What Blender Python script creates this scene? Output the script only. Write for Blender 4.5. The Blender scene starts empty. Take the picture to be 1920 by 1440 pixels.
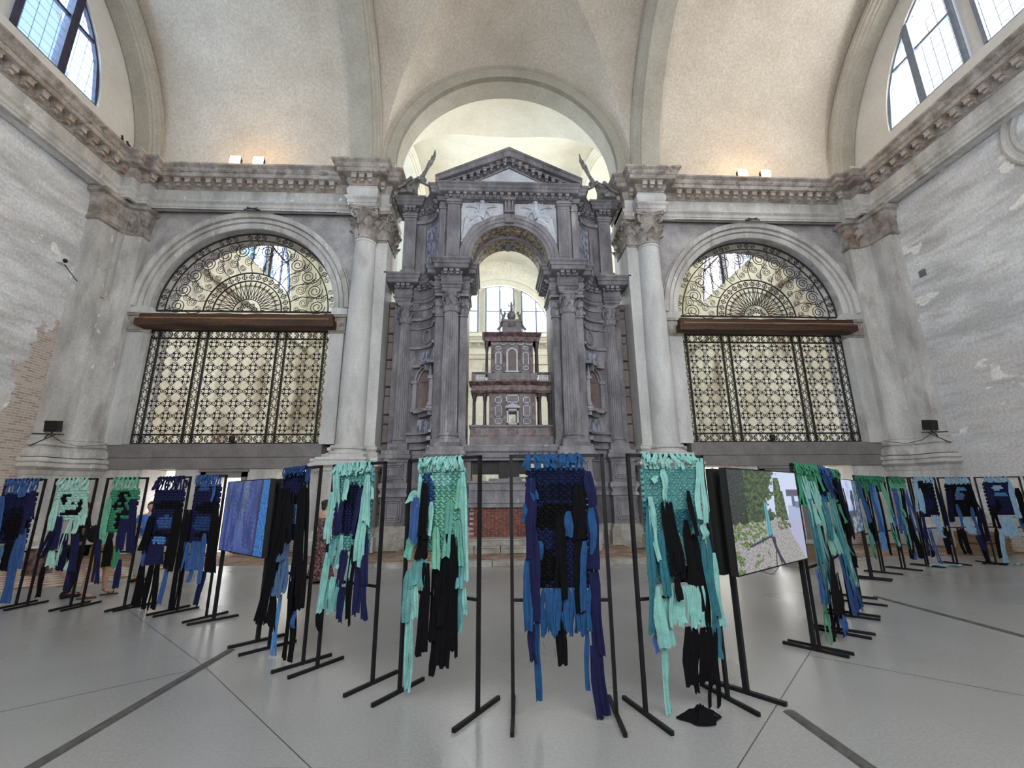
import bpy, bmesh, math, random
from math import sin, cos, pi, radians, sqrt, atan2, floor
from mathutils import Vector, Matrix, noise
random.seed(7)
SC = bpy.context.scene
COL = SC.collection

# ------------------------------------------------------------------ camera
CAMX, CAMH = -0.677, 1.75
pt, yw, rl = 0.24552, 0.04807, -0.008758
F = Vector((sin(yw)*cos(pt), cos(yw)*cos(pt), sin(pt)))
R0 = Vector((cos(yw), -sin(yw), 0)); U0 = R0.cross(F)
R = R0*cos(rl) + U0*sin(rl); U = U0*cos(rl) - R0*sin(rl)
cd = bpy.data.cameras.new('camera'); cam = bpy.data.objects.new('camera', cd); COL.objects.link(cam)
cd.sensor_width = 36; cd.lens = 835.3/1920*36; cd.clip_end = 200
cam.matrix_world = Matrix(((R.x, U.x, -F.x, CAMX), (R.y, U.y, -F.y, 0), (R.z, U.z, -F.z, CAMH), (0, 0, 0, 1)))
SC.camera = cam

# ------------------------------------------------------------------ light and exposure
SC.view_settings.view_transform = 'Standard'; SC.view_settings.look = 'None'
SC.view_settings.gamma = 1; SC.view_settings.exposure = 0.15
SC.cycles.use_denoising = True
SC.cycles.max_bounces = 8; SC.cycles.diffuse_bounces = 5; SC.cycles.glossy_bounces = 3; SC.cycles.transparent_max_bounces = 12
SC.cycles.sample_clamp_indirect = 6; SC.cycles.caustics_reflective = False; SC.cycles.caustics_refractive = False
W = bpy.data.worlds.new('sky'); SC.world = W; W.use_nodes = True
wn = W.node_tree.nodes; wn['Background'].inputs[0].default_value = (0.80, 0.90, 1.0, 1); wn['Background'].inputs[1].default_value = 1.5

def daylight(name, loc, rot, sx, sy, power, col=(1, 1, 1)):
    """soft area light: daylight just outside a window, and the added fill lamps"""
    l = bpy.data.lights.new(name, 'AREA'); l.shape = 'RECTANGLE'; l.size = sx; l.size_y = sy; l.energy = power; l.color = col
    o = bpy.data.objects.new(name, l); COL.objects.link(o); o.location = loc; o.rotation_euler = rot
    return o
daylight('daylight_left_window', (-16.2, 9, 18), (0, radians(-72), 0), 5.5, 10, 2200, (.86, .94, 1))
daylight('daylight_right_window', (16.2, 9, 18), (0, radians(72), 0), 5.5, 10, 2700, (1, .98, .95))
daylight('back_fill_light', (0, -3.6, 8.0), (radians(96), 0, 0), 15, 10, 1700, (.97, .98, 1))  # unseen fill lamp added behind the camera to light the hall from the front
daylight('daylight_far_left_window', (-16.2, 25, 18), (0, radians(-72), 0), 5.5, 9, 4900, (1, .97, .90))
daylight('daylight_far_right_window', (16.2, 25, 18), (0, radians(72), 0), 5.5, 9, 4900, (1, .97, .90))
daylight('daylight_far_window', (0, 34.3, 16.5), (radians(-80), 0, 0), 7.5, 4.5, 3600, (1, .98, .94))

for sx in (-1, 1):   # added lamps that brighten the passage walls behind the doorways
    daylight('passage_fill_light', (sx*9.8, 17.9, 2.9), (radians(25), 0, 0), 7.5, .9, 620, (.94, .97, 1))

# ------------------------------------------------------------------ mesh builder
WLOC = {}
class MB:
    def __init__(s): s.v = []; s.f = []; s.m = []
    def add(s, vs, fs, mi=0):
        b = len(s.v); s.v += [tuple(p) for p in vs]; s.f += [tuple(i+b for i in f) for f in fs]; s.m += [mi]*len(fs)
        return s
    def box(s, x0, x1, y0, y1, z0, z1, mi=0):
        vs = [(x0,y0,z0),(x1,y0,z0),(x1,y1,z0),(x0,y1,z0),(x0,y0,z1),(x1,y0,z1),(x1,y1,z1),(x0,y1,z1)]
        return s.add(vs, [(0,3,2,1),(4,5,6,7),(0,1,5,4),(1,2,6,5),(2,3,7,6),(3,0,4,7)], mi)
    def obox(s, c, ax, ay, az, mi=0):
        c, ax, ay, az = Vector(c), Vector(ax), Vector(ay), Vector(az)
        vs = [c+ax*i+ay*j+az*k for k in (-1,1) for i,j in ((-1,-1),(1,-1),(1,1),(-1,1))]
        return s.add(vs, [(0,3,2,1),(4,5,6,7),(0,1,5,4),(1,2,6,5),(2,3,7,6),(3,0,4,7)], mi)
    def bar(s, a, b, r, n=4, mi=0, r2=None):
        a, b = Vector(a), Vector(b); d = b-a
        if d.length < 1e-6: return s
        d.normalize(); q = Vector((0,0,1)) if abs(d.z) < .9 else Vector((1,0,0))
        x = d.cross(q).normalized(); y = d.cross(x); r2 = r if r2 is None else r2; vs = []
        for p, rr in ((a, r), (b, r2)):
            for i in range(n):
                t = 2*pi*(i+.5)/n; vs.append(p+x*rr*cos(t)+y*rr*sin(t))
        fs = [(i, (i+1) % n, n+(i+1) % n, n+i) for i in range(n)]+[tuple(range(n))[::-1], tuple(range(n, 2*n))]
        return s.add(vs, fs, mi)
    def tube(s, pts, r, n=4, mi=0, rf=None):
        pts = [Vector(p) for p in pts]; vs = []; k = len(pts)
        for i, p in enumerate(pts):
            d = (pts[min(i+1, k-1)]-pts[max(i-1, 0)]).normalized()
            q = Vector((0,1,0)) if abs(d.y) < .8 else Vector((1,0,0))
            x = d.cross(q).normalized(); y = d.cross(x); rr = rf(i/(k-1)) if rf else r
            for j in range(n):
                t = 2*pi*(j+.5)/n; vs.append(p+x*rr*cos(t)+y*rr*sin(t))
        fs = [(i*n+j, i*n+(j+1) % n, (i+1)*n+(j+1) % n, (i+1)*n+j) for i in range(k-1) for j in range(n)]
        fs += [tuple(range(n))[::-1], tuple(range((k-1)*n, k*n))]
        return s.add(vs, fs, mi)
    def lathe(s, prof, c=(0,0,0), n=24, a0=0, a1=2*pi, mi=0, rmod=None):
        full = abs(a1-a0-2*pi) < 1e-6; m = n if full else n+1; vs = []
        for r, z in prof:
            for i in range(m):
                t = a0+(a1-a0)*i/n; rr = r*(rmod(t, z) if rmod else 1)
                vs.append((c[0]+rr*cos(t), c[1]+rr*sin(t), c[2]+z))
        fs = []
        for k in range(len(prof)-1):
            for i in range(n):
                j = (i+1) % m; fs.append((k*m+i, k*m+j, (k+1)*m+j, (k+1)*m+i))
        if full: fs += [tuple(range(m))[::-1], tuple(range((len(prof)-1)*m, len(prof)*m))]
        return s.add(vs, fs, mi)
    def prism(s, poly, y0, y1, mi=0):
        """polygon in the x-z plane pushed from y0 to y1"""
        n = len(poly); vs = [(x, y0, z) for x, z in poly]+[(x, y1, z) for x, z in poly]
        return s.add(vs, [tuple(range(n)), tuple(range(2*n-1, n-1, -1))]+[(i, n+i, n+(i+1) % n, (i+1) % n) for i in range(n)], mi)
    def ext(s, poly, z0, z1, mi=0):
        n = len(poly); vs = [(x, y, z0) for x, y in poly]+[(x, y, z1) for x, y in poly]
        return s.add(vs, [tuple(range(n))[::-1], tuple(range(n, 2*n))]+[(i, (i+1) % n, n+(i+1) % n, n+i) for i in range(n)], mi)
    def sweep(s, path, prof, mi=0, cap=True):
        """moulding: prof = (projection to the right of the path, z); path in plan"""
        P = [Vector(p) for p in path]; n = len(P); k = len(prof); vs = []
        nr = []
        for i in range(n-1):
            d = (P[i+1]-P[i]).normalized(); nr.append(Vector((d.y, -d.x)))
        for i in range(n):
            a = nr[max(i-1, 0)]; b = nr[min(i, n-2)]; w = (a+b)/max(.2, 1+a.dot(b))
            for d, z in prof:
                q = P[i]+w*d; vs.append((q.x, q.y, z))
        fs = [(i*k+j, (i+1)*k+j, (i+1)*k+j+1, i*k+j+1) for i in range(n-1) for j in range(k-1)]
        if cap: fs += [tuple(range(k))[::-1], tuple(range((n-1)*k, n*k))]
        return s.add(vs, fs, mi)
    def arc(s, cx, cz, prof, a0=0, a1=pi, n=32, mi=0, axis='y', cap=True):
        """moulding bent round an arch: prof = (radius, depth)"""
        k = len(prof); vs = []
        for i in range(n+1):
            t = a0+(a1-a0)*i/n
            for r, y in prof:
                if axis == 'y': vs.append((cx+r*cos(t), y, cz+r*sin(t)))
                else: vs.append((y, cx+r*cos(t), cz+r*sin(t)))
        fs = [(i*k+j, i*k+j+1, (i+1)*k+j+1, (i+1)*k+j) for i in range(n) for j in range(k-1)]
        if cap: fs += [tuple(range(k)), tuple(range(n*k, n*k+k))[::-1]]
        return s.add(vs, fs, mi)
    def grid(s, fn, nu, nv, mi=0):
        vs = [fn(i/nu, j/nv) for j in range(nv+1) for i in range(nu+1)]
        return s.add(vs, [(j*(nu+1)+i, j*(nu+1)+i+1, (j+1)*(nu+1)+i+1, (j+1)*(nu+1)+i) for j in range(nv) for i in range(nu)], mi)
    def ell(s, c, r, n=10, m=7, mi=0):
        vs = [(c[0]+r[0]*sin(pi*(j+.001)/m*.999)*cos(2*pi*i/n), c[1]+r[1]*sin(pi*(j+.001)/m*.999)*sin(2*pi*i/n), c[2]+r[2]*cos(pi*(j+.001)/m*.999)) for j in range(m+1) for i in range(n)]
        return s.add(vs, [(j*n+i, j*n+(i+1) % n, (j+1)*n+(i+1) % n, (j+1)*n+i) for j in range(m) for i in range(n)], mi)
    def mirror(s):
        o = MB(); o.v = [(-x, y, z) for x, y, z in s.v]; o.f = [f[::-1] for f in s.f]; o.m = list(s.m); return o
    def turn(s, c, a):
        o = MB(); ca, sa = cos(a), sin(a); o.f = list(s.f); o.m = list(s.m)
        o.v = [(c[0]+x*ca-y*sa, c[1]+x*sa+y*ca, c[2]+z) for x, y, z in s.v]; return o

def mesh_of(name, mb, mats, smooth):
    me = bpy.data.meshes.new(name); me.from_pydata(mb.v, [], mb.f)
    for m in (mats if isinstance(mats, (list, tuple)) else [mats]): me.materials.append(m)
    if any(mb.m): me.polygons.foreach_set('material_index', mb.m)
    me.validate(); bm = bmesh.new(); bm.from_mesh(me); bmesh.ops.recalc_face_normals(bm, faces=bm.faces); bm.to_mesh(me); bm.free()
    if smooth:
        me.polygons.foreach_set('use_smooth', [True]*len(me.polygons))
        try: me.set_sharp_from_angle(angle=radians(38))
        except Exception: pass
    me.update(); return me

def part(name, mb, mats, parent, smooth=False, kind=None, label=None, local=False):
    """a part: mesh given in world coordinates unless local"""
    if not local:
        o3 = WLOC.get(parent.name, (0, 0, 0)); src = mb; mb = MB(); mb.f = src.f; mb.m = src.m
        mb.v = [(x-o3[0], y-o3[1], z-o3[2]) for x, y, z in src.v]
    o = bpy.data.objects.new(name, mesh_of(name, mb, mats, smooth)); COL.objects.link(o); o.parent = parent
    WLOC[o.name] = WLOC.get(parent.name, (0, 0, 0))
    if kind: o['kind'] = kind
    if label: o['label'] = label
    return o
def thing(name, label, cat, loc=(0,0,0), rz=0, group=None, kind=None):
    o = bpy.data.objects.new(name, None); COL.objects.link(o); o.location = loc; o.rotation_euler = (0, 0, rz); o.empty_display_size = .1
    WLOC[o.name] = tuple(loc)
    if label: o['label'] = label
    if cat: o['category'] = cat
    if group: o['group'] = group
    if kind: o['kind'] = kind
    return o
def top(name, mb, mats, label=None, cat=None, group=None, kind=None, smooth=False):
    xs, ys, zs = zip(*mb.v); loc = ((min(xs)+max(xs))/2, (min(ys)+max(ys))/2, min(zs))
    m2 = MB(); m2.f = mb.f; m2.m = mb.m; m2.v = [(x-loc[0], y-loc[1], z-loc[2]) for x, y, z in mb.v]
    o = bpy.data.objects.new(name, mesh_of(name, m2, mats, smooth)); COL.objects.link(o); o.location = loc; WLOC[o.name] = loc
    if label: o['label'] = label
    if cat: o['category'] = cat
    if group: o['group'] = group
    if kind: o['kind'] = kind
    return o
def clone(o, parent, dloc=(0,0,0), rz=None, scale=None):
    c = o.copy(); COL.objects.link(c); c.parent = parent; c.location = Vector(o.location)+Vector(dloc)
    if rz is not None: c.rotation_euler = (0, 0, rz)
    if scale: c.scale = scale
    return c
def inst(src, parent, pos, rot=(0,0,0), scale=(1,1,1)):
    """copy of a piece whose mesh sits round its own origin, put at a world position"""
    c = src.copy(); COL.objects.link(c); c.parent = parent; b = WLOC.get(parent.name, (0,0,0))
    c.location = (pos[0]-b[0], pos[1]-b[1], pos[2]-b[2]); c.rotation_euler = rot; c.scale = scale
    return c
def piece(name, mb, mats, parent, pos, rot=(0,0,0), scale=(1,1,1), smooth=False, label=None):
    o = bpy.data.objects.new(name, mesh_of(name, mb, mats, smooth)); COL.objects.link(o); o.parent = parent; b = WLOC.get(parent.name, (0,0,0))
    o.location = (pos[0]-b[0], pos[1]-b[1], pos[2]-b[2]); o.rotation_euler = rot; o.scale = scale
    WLOC[o.name] = tuple(pos)
    if label: o['label'] = label
    return o

# ------------------------------------------------------------------ materials
def nmat(name, c1, c2=None, scale=2.0, rough=.8, bump=.15, detail=6, lo=.35, hi=.65, fine=None, spots=None, metal=0, stretch=(1,1,1), gloss=.3, streak=None):
    m = bpy.data.materials.new(name); m.use_nodes = True; nt = m.node_tree; N = nt.nodes; L = nt.links
    b = N['Principled BSDF']; b.inputs['Roughness'].default_value = rough; b.inputs['Metallic'].default_value = metal; b.inputs['Specular IOR Level'].default_value = gloss
    if c2 is None and fine is None: b.inputs['Base Color'].default_value = (*c1, 1); return m
    g = N.new('ShaderNodeNewGeometry'); mp = N.new('ShaderNodeMapping'); mp.inputs['Scale'].default_value = stretch
    L.new(g.outputs['Position'], mp.inputs['Vector'])
    n = N.new('ShaderNodeTexNoise'); n.inputs['Scale'].default_value = scale; n.inputs['Detail'].default_value = detail; n.inputs['Roughness'].default_value = .62
    L.new(mp.outputs[0], n.inputs['Vector'])
    r = N.new('ShaderNodeValToRGB'); r.color_ramp.elements[0].position = lo; r.color_ramp.elements[1].position = hi
    r.color_ramp.elements[0].color = (*c1, 1); r.color_ramp.elements[1].color = (*(c2 or c1), 1)
    L.new(n.outputs['Fac'], r.inputs[0]); out = r.outputs[0]
    def mixin(out, fac, col):
        mx = N.new('ShaderNodeMix'); mx.data_type = 'RGBA'; L.new(fac, mx.inputs[0]); L.new(out, mx.inputs[6]); mx.inputs[7].default_value = (*col, 1); return mx.outputs[2]
    for (sc, lo2, hi2, col, st) in (spots or []):
        mq = N.new('ShaderNodeMapping'); mq.inputs['Scale'].default_value = st; mq.inputs['Location'].default_value = (sc*3.1, sc, 7*sc); L.new(g.outputs['Position'], mq.inputs[0])
        n2 = N.new('ShaderNodeTexNoise'); n2.inputs['Scale'].default_value = sc; n2.inputs['Detail'].default_value = 5; L.new(mq.outputs[0], n2.inputs['Vector'])
        r2 = N.new('ShaderNodeMapRange'); r2.inputs[1].default_value = lo2; r2.inputs[2].default_value = hi2; L.new(n2.outputs['Fac'], r2.inputs[0])
        out = mixin(out, r2.outputs[0], col)
    if fine:
        n3 = N.new('ShaderNodeTexNoise'); n3.inputs['Scale'].default_value = fine[0]; n3.inputs['Detail'].default_value = 3; L.new(g.outputs['Position'], n3.inputs['Vector'])
        r3 = N.new('ShaderNodeMapRange'); r3.inputs[1].default_value = .3; r3.inputs[2].default_value = .7; r3.inputs[3].default_value = 1-fine[1]; r3.inputs[4].default_value = 1+fine[1]; L.new(n3.outputs['Fac'], r3.inputs[0])
        mm = N.new('ShaderNodeVectorMath'); mm.operation = 'SCALE'; L.new(out, mm.inputs[0]); L.new(r3.outputs[0], mm.inputs['Scale']); out = mm.outputs[0]
    L.new(out, b.inputs['Base Color'])
    if bump:
        bp = N.new('ShaderNodeBump'); bp.inputs['Strength'].default_value = bump; bp.inputs['Distance'].default_value = .05
        nb = N.new('ShaderNodeTexNoise'); nb.inputs['Scale'].default_value = (fine[0] if fine else scale*5); nb.inputs['Detail'].default_value = 4; L.new(mp.outputs[0], nb.inputs['Vector'])
        L.new(nb.outputs['Fac'], bp.inputs['Height']); L.new(bp.outputs[0], b.inputs['Normal'])
    return m
M = {}
M['vault'] = nmat('vault_plaster', (.54,.475,.395), (.64,.575,.49), .5, .9, .2, fine=(11, .13))
M['vaultrib'] = nmat('rib_plaster', (.38,.35,.29), (.46,.43,.365), .8, .9, .15, fine=(11, .10))
M['lunette'] = nmat('lunette_plaster', (.60,.585,.55), (.68,.665,.63), .6, .9, .1, fine=(7, .04))
M['farplaster'] = nmat('far_plaster', (.72,.68,.57), (.82,.78,.68), .5, .9, .1, fine=(5, .04))
M['farwall'] = nmat('far_wall_plaster', (.66,.60,.49), (.88,.85,.76), .35, .9, .2, spots=[(.3, .55, .66, (.36,.29,.22), (1,1,.35)), (.7, .60, .66, (.50,.47,.43), (1,1,.5))], fine=(5, .12))
M['wall'] = nmat('old_grey_plaster', (.50,.50,.505), (.76,.765,.77), .8, .85, .3, lo=.40, hi=.60, spots=[(.35, .52, .68, (.62,.60,.59), (1,.5,1.6)), (1.1, .60, .72, (.47,.445,.43), (1,.35,1.2)), (.9, .632, .645, (.86,.84,.82), (1,.6,1)), (2.2, .56, .72, (.50,.475,.45), (1,.25,1.6))], fine=(12, .15), stretch=(1,.45,1.7))
M['stone'] = nmat('light_stone', (.36,.345,.325), (.62,.605,.58), 1.3, .8, .25, spots=[(1.5, .58, .72, (.33,.30,.27), (1,1,.4)), (4, .66, .7, (.68,.67,.65), (1,1,.5))], fine=(14, .10), stretch=(1,1,.35))
M['stonew'] = nmat('pale_column_stone', (.44,.44,.425), (.63,.625,.61), 1.2, .75, .2, spots=[(1.2, .62, .74, (.40,.37,.34), (1,1,.5))], fine=(16, .07), stretch=(1,1,.3))
M['corn'] = nmat('cornice_stone', (.20,.17,.145), (.46,.42,.385), 2.0, .85, .3, spots=[(2.5, .58, .7, (.20,.16,.13), (1,1,1.5))], fine=(14, .14))
M['corn2'] = nmat('modillion_stone', (.33,.25,.20), (.50,.46,.42), 2.2, .85, .3, fine=(14, .14))
M['spand'] = nmat('spandrel_plaster', (.30,.285,.29), (.47,.45,.45), 1.6, .85, .25, fine=(12, .12))
M['dado'] = nmat('dark_grey_slab', (.17,.155,.15), (.23,.215,.21), 1.5, .7, .15, fine=(14, .10))
M['altar'] = nmat('grey_altar_stone', (.105,.098,.108), (.24,.23,.245), 1.6, .65, .4, spots=[(2.2, .60, .75, (.31,.30,.30), (1,1,.3))], fine=(18, .12), stretch=(1,1,.5))
M['altarl'] = nmat('altar_shaft_stone', (.15,.142,.155), (.285,.275,.29), 2.2, .6, .3, spots=[(3, .62, .7, (.40,.39,.38), (1,1,.2))], fine=(18, .10), stretch=(1,1,.4))
M['altarw'] = nmat('white_relief_marble', (.42,.44,.48), (.62,.64,.68), 1.5, .6, .2, fine=(16, .08))
M['altarp'] = nmat('blue_veined_marble', (.10,.105,.14), (.33,.34,.40), 9, .4, .05, lo=.42, hi=.56, stretch=(1,1,.45))
M['niche'] = nmat('rosy_niche_stone', (.15,.11,.105), (.22,.165,.155), 2, .6, .1, fine=(20, .15))
M['rust'] = nmat('brown_block_stone', (.155,.125,.115), (.21,.175,.165), 1.5, .75, .25, fine=(14, .15))
M['redm'] = nmat('red_marble', (.06,.03,.032), (.20,.13,.125), 6, .35, .05, lo=.4, hi=.6, fine=(22, .15))
M['tabst'] = nmat('tabernacle_stone', (.14,.125,.13), (.26,.24,.245), 3, .5, .1, fine=(20, .12))
M['tabdk'] = nmat('dark_tabernacle_column', (.05,.04,.045), (.10,.08,.085), 5, .3, .05)
M['soffit'] = nmat('coffered_soffit', (.12,.10,.085), (.42,.36,.28), 9, .6, .15, lo=.44, hi=.53, detail=3)
M['wood'] = nmat('old_beam_wood', (.035,.018,.012), (.10,.055,.036), 3, .75, .3, stretch=(.15,1,2.5), fine=(20, .3))
M['woodl'] = nmat('light_beam_wood', (.25,.13,.06), (.36,.20,.09), 4, .7, .2, stretch=(.15,1,2))
M['darkwood'] = nmat('black_board', (.02,.018,.017), (.04,.036,.033), 3, .6, .1)
M['iron'] = nmat('black_wrought_iron', (.012,.011,.010), (.03,.027,.024), 8, .55, .1)
M['steel'] = nmat('black_steel_tube', (.006,.006,.007), (.010,.010,.011), 6, .5, .02, gloss=.2)
M['brick'] = nmat('red_brick', (.12,.035,.028), (.24,.085,.065), 5, .8, .4, fine=(16, .2))
M['brick2'] = nmat('old_brown_brick', (.24,.16,.12), (.42,.33,.27), 2.5, .85, .4, fine=(14, .2))
M['mortar'] = nmat('mortar', (.38,.31,.26), (.52,.45,.39), 4, .9, .3, fine=(14, .2))
M['step'] = nmat('worn_step_stone', (.26,.24,.20), (.42,.40,.36), 2.5, .75, .3, fine=(14, .12))
M['dirt'] = nmat('dirt_floor', (.17,.105,.065), (.33,.25,.19), 2.5, .9, .6, fine=(12, .3))
M['tile1'] = nmat('red_floor_tile', (.25,.13,.09), (.36,.20,.15), 3, .6, .1)
M['tile2'] = nmat('cream_floor_tile', (.50,.43,.36), (.62,.55,.48), 3, .6, .1)
M['door'] = nmat('white_lobby_plaster', (.86,.88,.90), (.92,.93,.95), 1, .8, .02)
M['frame'] = nmat('dark_window_frame', (.03,.026,.05), (.055,.05,.09), 4, .5, .05)
M['framel'] = nmat('blue_grey_window_frame', (.16,.20,.26), (.22,.26,.32), 4, .5, .05)
M['white'] = nmat('white_plastic', (.70,.70,.70), None); M['black'] = nmat('black_plastic', (.012,.012,.012), None, rough=.5)
M['cable'] = nmat('cable', (.05,.045,.04), None, rough=.6); M['cablel'] = nmat('pale_cable', (.42,.40,.37), None, rough=.7)
M['gutter'] = nmat('cable_cover_rubber', (.055,.052,.048), (.09,.086,.08), 5, .5, .15, fine=(30, .2))
M['patina'] = nmat('verdigris_bronze', (.07,.065,.06), (.27,.27,.26), 6, .55, .3, fine=(24, .3))
M['crate'] = nmat('crate_board', (.19,.125,.075), (.31,.21,.13), 3, .8, .2, stretch=(.3,.3,4))
M['plate'] = nmat('grey_steel_plate', (.17,.165,.16), None)
# painted brick wall with bared courses near the corners
def brickwall(name, c1, c2, mort, sc=1.0):
    m = nmat(name, c1, c2, .5, .9, .3); nt = m.node_tree; N = nt.nodes; L = nt.links; b = N['Principled BSDF']
    g = N.new('ShaderNodeNewGeometry'); sp = N.new('ShaderNodeSeparateXYZ'); L.new(g.outputs['Position'], sp.inputs[0])
    ad = N.new('ShaderNodeMath'); ad.operation = 'ADD'; L.new(sp.outputs[0], ad.inputs[0]); L.new(sp.outputs[1], ad.inputs[1])
    cb = N.new('ShaderNodeCombineXYZ'); L.new(ad.outputs[0], cb.inputs[0]); L.new(sp.outputs[2], cb.inputs[1])
    t = N.new('ShaderNodeTexBrick'); t.inputs['Scale'].default_value = 1; t.inputs['Brick Width'].default_value = .27; t.inputs['Row Height'].default_value = .08; t.inputs['Mortar Size'].default_value = .012
    t.inputs['Color1'].default_value = (*c1, 1); t.inputs['Color2'].default_value = (*c2, 1); t.inputs['Mortar'].default_value = (*mort, 1); L.new(cb.outputs[0], t.inputs['Vector'])
    n = N.new('ShaderNodeTexNoise'); n.inputs['Scale'].default_value = 1.1; n.inputs['Detail'].default_value = 7; L.new(g.outputs['Position'], n.inputs['Vector'])
    mr = N.new('ShaderNodeMapRange'); mr.inputs[1].default_value = .48; mr.inputs[2].default_value = .62; L.new(n.outputs['Fac'], mr.inputs[0])
    mx = N.new('ShaderNodeMix'); mx.data_type = 'RGBA'; L.new(mr.outputs[0], mx.inputs[0]); L.new(t.outputs['Color'], mx.inputs[6]); mx.inputs[7].default_value = (*[min(1, q*1.15) for q in mort], 1)
    L.new(mx.outputs[2], b.inputs['Base Color'])
    bp = N.new('ShaderNodeBump'); bp.inputs['Strength'].default_value = .6; bp.inputs['Distance'].default_value = .03; L.new(t.outputs['Fac'], bp.inputs['Height']); bp.invert = True; L.new(bp.outputs[0], b.inputs['Normal'])
    return m
M['bwall'] = brickwall('bared_brickwork', (.22,.14,.10), (.36,.26,.20), (.44,.40,.37))
M['bwallc'] = brickwall('cream_brickwork', (.50,.43,.33), (.66,.58,.45), (.72,.66,.54))
# side walls: plaster with bared brick at the foot and in a strip by the corner
def sidewall(name, left):
    m = M['wall'].copy(); m.name = name; nt = m.node_tree; N = nt.nodes; L = nt.links; b = N['Principled BSDF']
    src = b.inputs['Base Color'].links[0].from_socket
    g = N.new('ShaderNodeNewGeometry'); sp = N.new('ShaderNodeSeparateXYZ'); L.new(g.outputs['Position'], sp.inputs[0])
    cb = N.new('ShaderNodeCombineXYZ'); L.new(sp.outputs[1], cb.inputs[0]); L.new(sp.outputs[2], cb.inputs[1])
    t = N.new('ShaderNodeTexBrick'); t.inputs['Scale'].default_value = 1; t.inputs['Brick Width'].default_value = .27; t.inputs['Row Height'].default_value = .08; t.inputs['Mortar Size'].default_value = .014
    t.inputs['Color1'].default_value = (.36,.265,.205,1); t.inputs['Color2'].default_value = (.56,.47,.40,1); t.inputs['Mortar'].default_value = (.56,.53,.50,1); L.new(cb.outputs[0], t.inputs['Vector'])
    n = N.new('ShaderNodeTexNoise'); n.inputs['Scale'].default_value = .55; n.inputs['Detail'].default_value = 8; n.inputs['Roughness'].default_value = .7; L.new(g.outputs['Position'], n.inputs['Vector'])
    def math(op, a, b_, c=None):
        q = N.new('ShaderNodeMath'); q.operation = op
        for i, v in enumerate((a, b_)):
            if isinstance(v, (int, float)): q.inputs[i].default_value = v
            else: L.new(v, q.inputs[i])
        return q.outputs[0]
    ny = math('MULTIPLY', math('SUBTRACT', n.outputs['Fac'], .5), 5.0 if left else 6.0)
    # low band: z < edge ; strip: y > edge, fading above z 7
    zedge = 3.1 if left else .7
    low = math('LESS_THAN', math('ADD', sp.outputs[2], ny), zedge)
    mask = low
    if left:
        yy = math('ADD', sp.outputs[1], math('MULTIPLY', ny, .6)); slope = math('MULTIPLY', sp.outputs[2], .22)
        strip = math('GREATER_THAN', math('SUBTRACT', yy, slope), 12.35); under = math('LESS_THAN', math('ADD', sp.outputs[2], ny), 7.4)
        mask = math('MAXIMUM', low, math('MULTIPLY', strip, under))
        hi = math('MULTIPLY', math('GREATER_THAN', math('ADD', sp.outputs[2], ny), 10.8), math('LESS_THAN', math('ADD', sp.outputs[1], ny), 10.9))
        mask = math('MAXIMUM', mask, hi)
    mx = N.new('ShaderNodeMix'); mx.data_type = 'RGBA'; L.new(mask, mx.inputs[0]); L.new(src, mx.inputs[6]); L.new(t.outputs['Color'], mx.inputs[7]); L.new(mx.outputs[2], b.inputs['Base Color'])
    return m
M['wallL'] = sidewall('left_wall_plaster', True); M['wallR'] = sidewall('right_wall_plaster', False)
# glass of the thermal windows
def glass(name, tint, t=.12):
    m = bpy.data.materials.new(name); m.use_nodes = True; nt = m.node_tree; N = nt.nodes; L = nt.links; N.remove(N['Principled BSDF'])
    a = N.new('ShaderNodeBsdfTransparent'); a.inputs[0].default_value = (*tint, 1); g = N.new('ShaderNodeBsdfGlossy'); g.inputs[1].default_value = .05
    mx = N.new('ShaderNodeMixShader'); mx.inputs[0].default_value = t; L.new(a.outputs[0], mx.inputs[1]); L.new(g.outputs[0], mx.inputs[2]); L.new(mx.outputs[0], N['Material Output'].inputs[0])
    return m
M['glassL'] = glass('bluish_glass', (.72,.85,.98)); M['glassR'] = glass('clear_glass', (.96,.98,1.0), .06)
# polished concrete
def concrete():
    m = nmat('polished_concrete', (.23,.225,.215), (.31,.305,.295), .3, .24, .0, lo=.2, hi=.8, detail=3, fine=(40, .10), gloss=.55)
    nt = m.node_tree; N = nt.nodes; L = nt.links; b = N['Principled BSDF']
    g = N.new('ShaderNodeNewGeometry'); n = N.new('ShaderNodeTexNoise'); n.inputs['Scale'].default_value = .5; n.inputs['Detail'].default_value = 1; L.new(g.outputs['Position'], n.inputs['Vector'])
    mr = N.new('ShaderNodeMapRange'); mr.inputs[3].default_value = .20; mr.inputs[4].default_value = .36; L.new(n.outputs['Fac'], mr.inputs[0]); L.new(mr.outputs[0], b.inputs['Roughness'])
    n2 = N.new('ShaderNodeTexNoise'); n2.inputs['Scale'].default_value = 90; L.new(g.outputs['Position'], n2.inputs['Vector'])
    bp = N.new('ShaderNodeBump'); bp.inputs['Strength'].default_value = .12; bp.inputs['Distance'].default_value = .004; L.new(n2.outputs['Fac'], bp.inputs['Height']); L.new(bp.outputs[0], b.inputs['Normal'])
    return m
M['floor'] = concrete()
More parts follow.
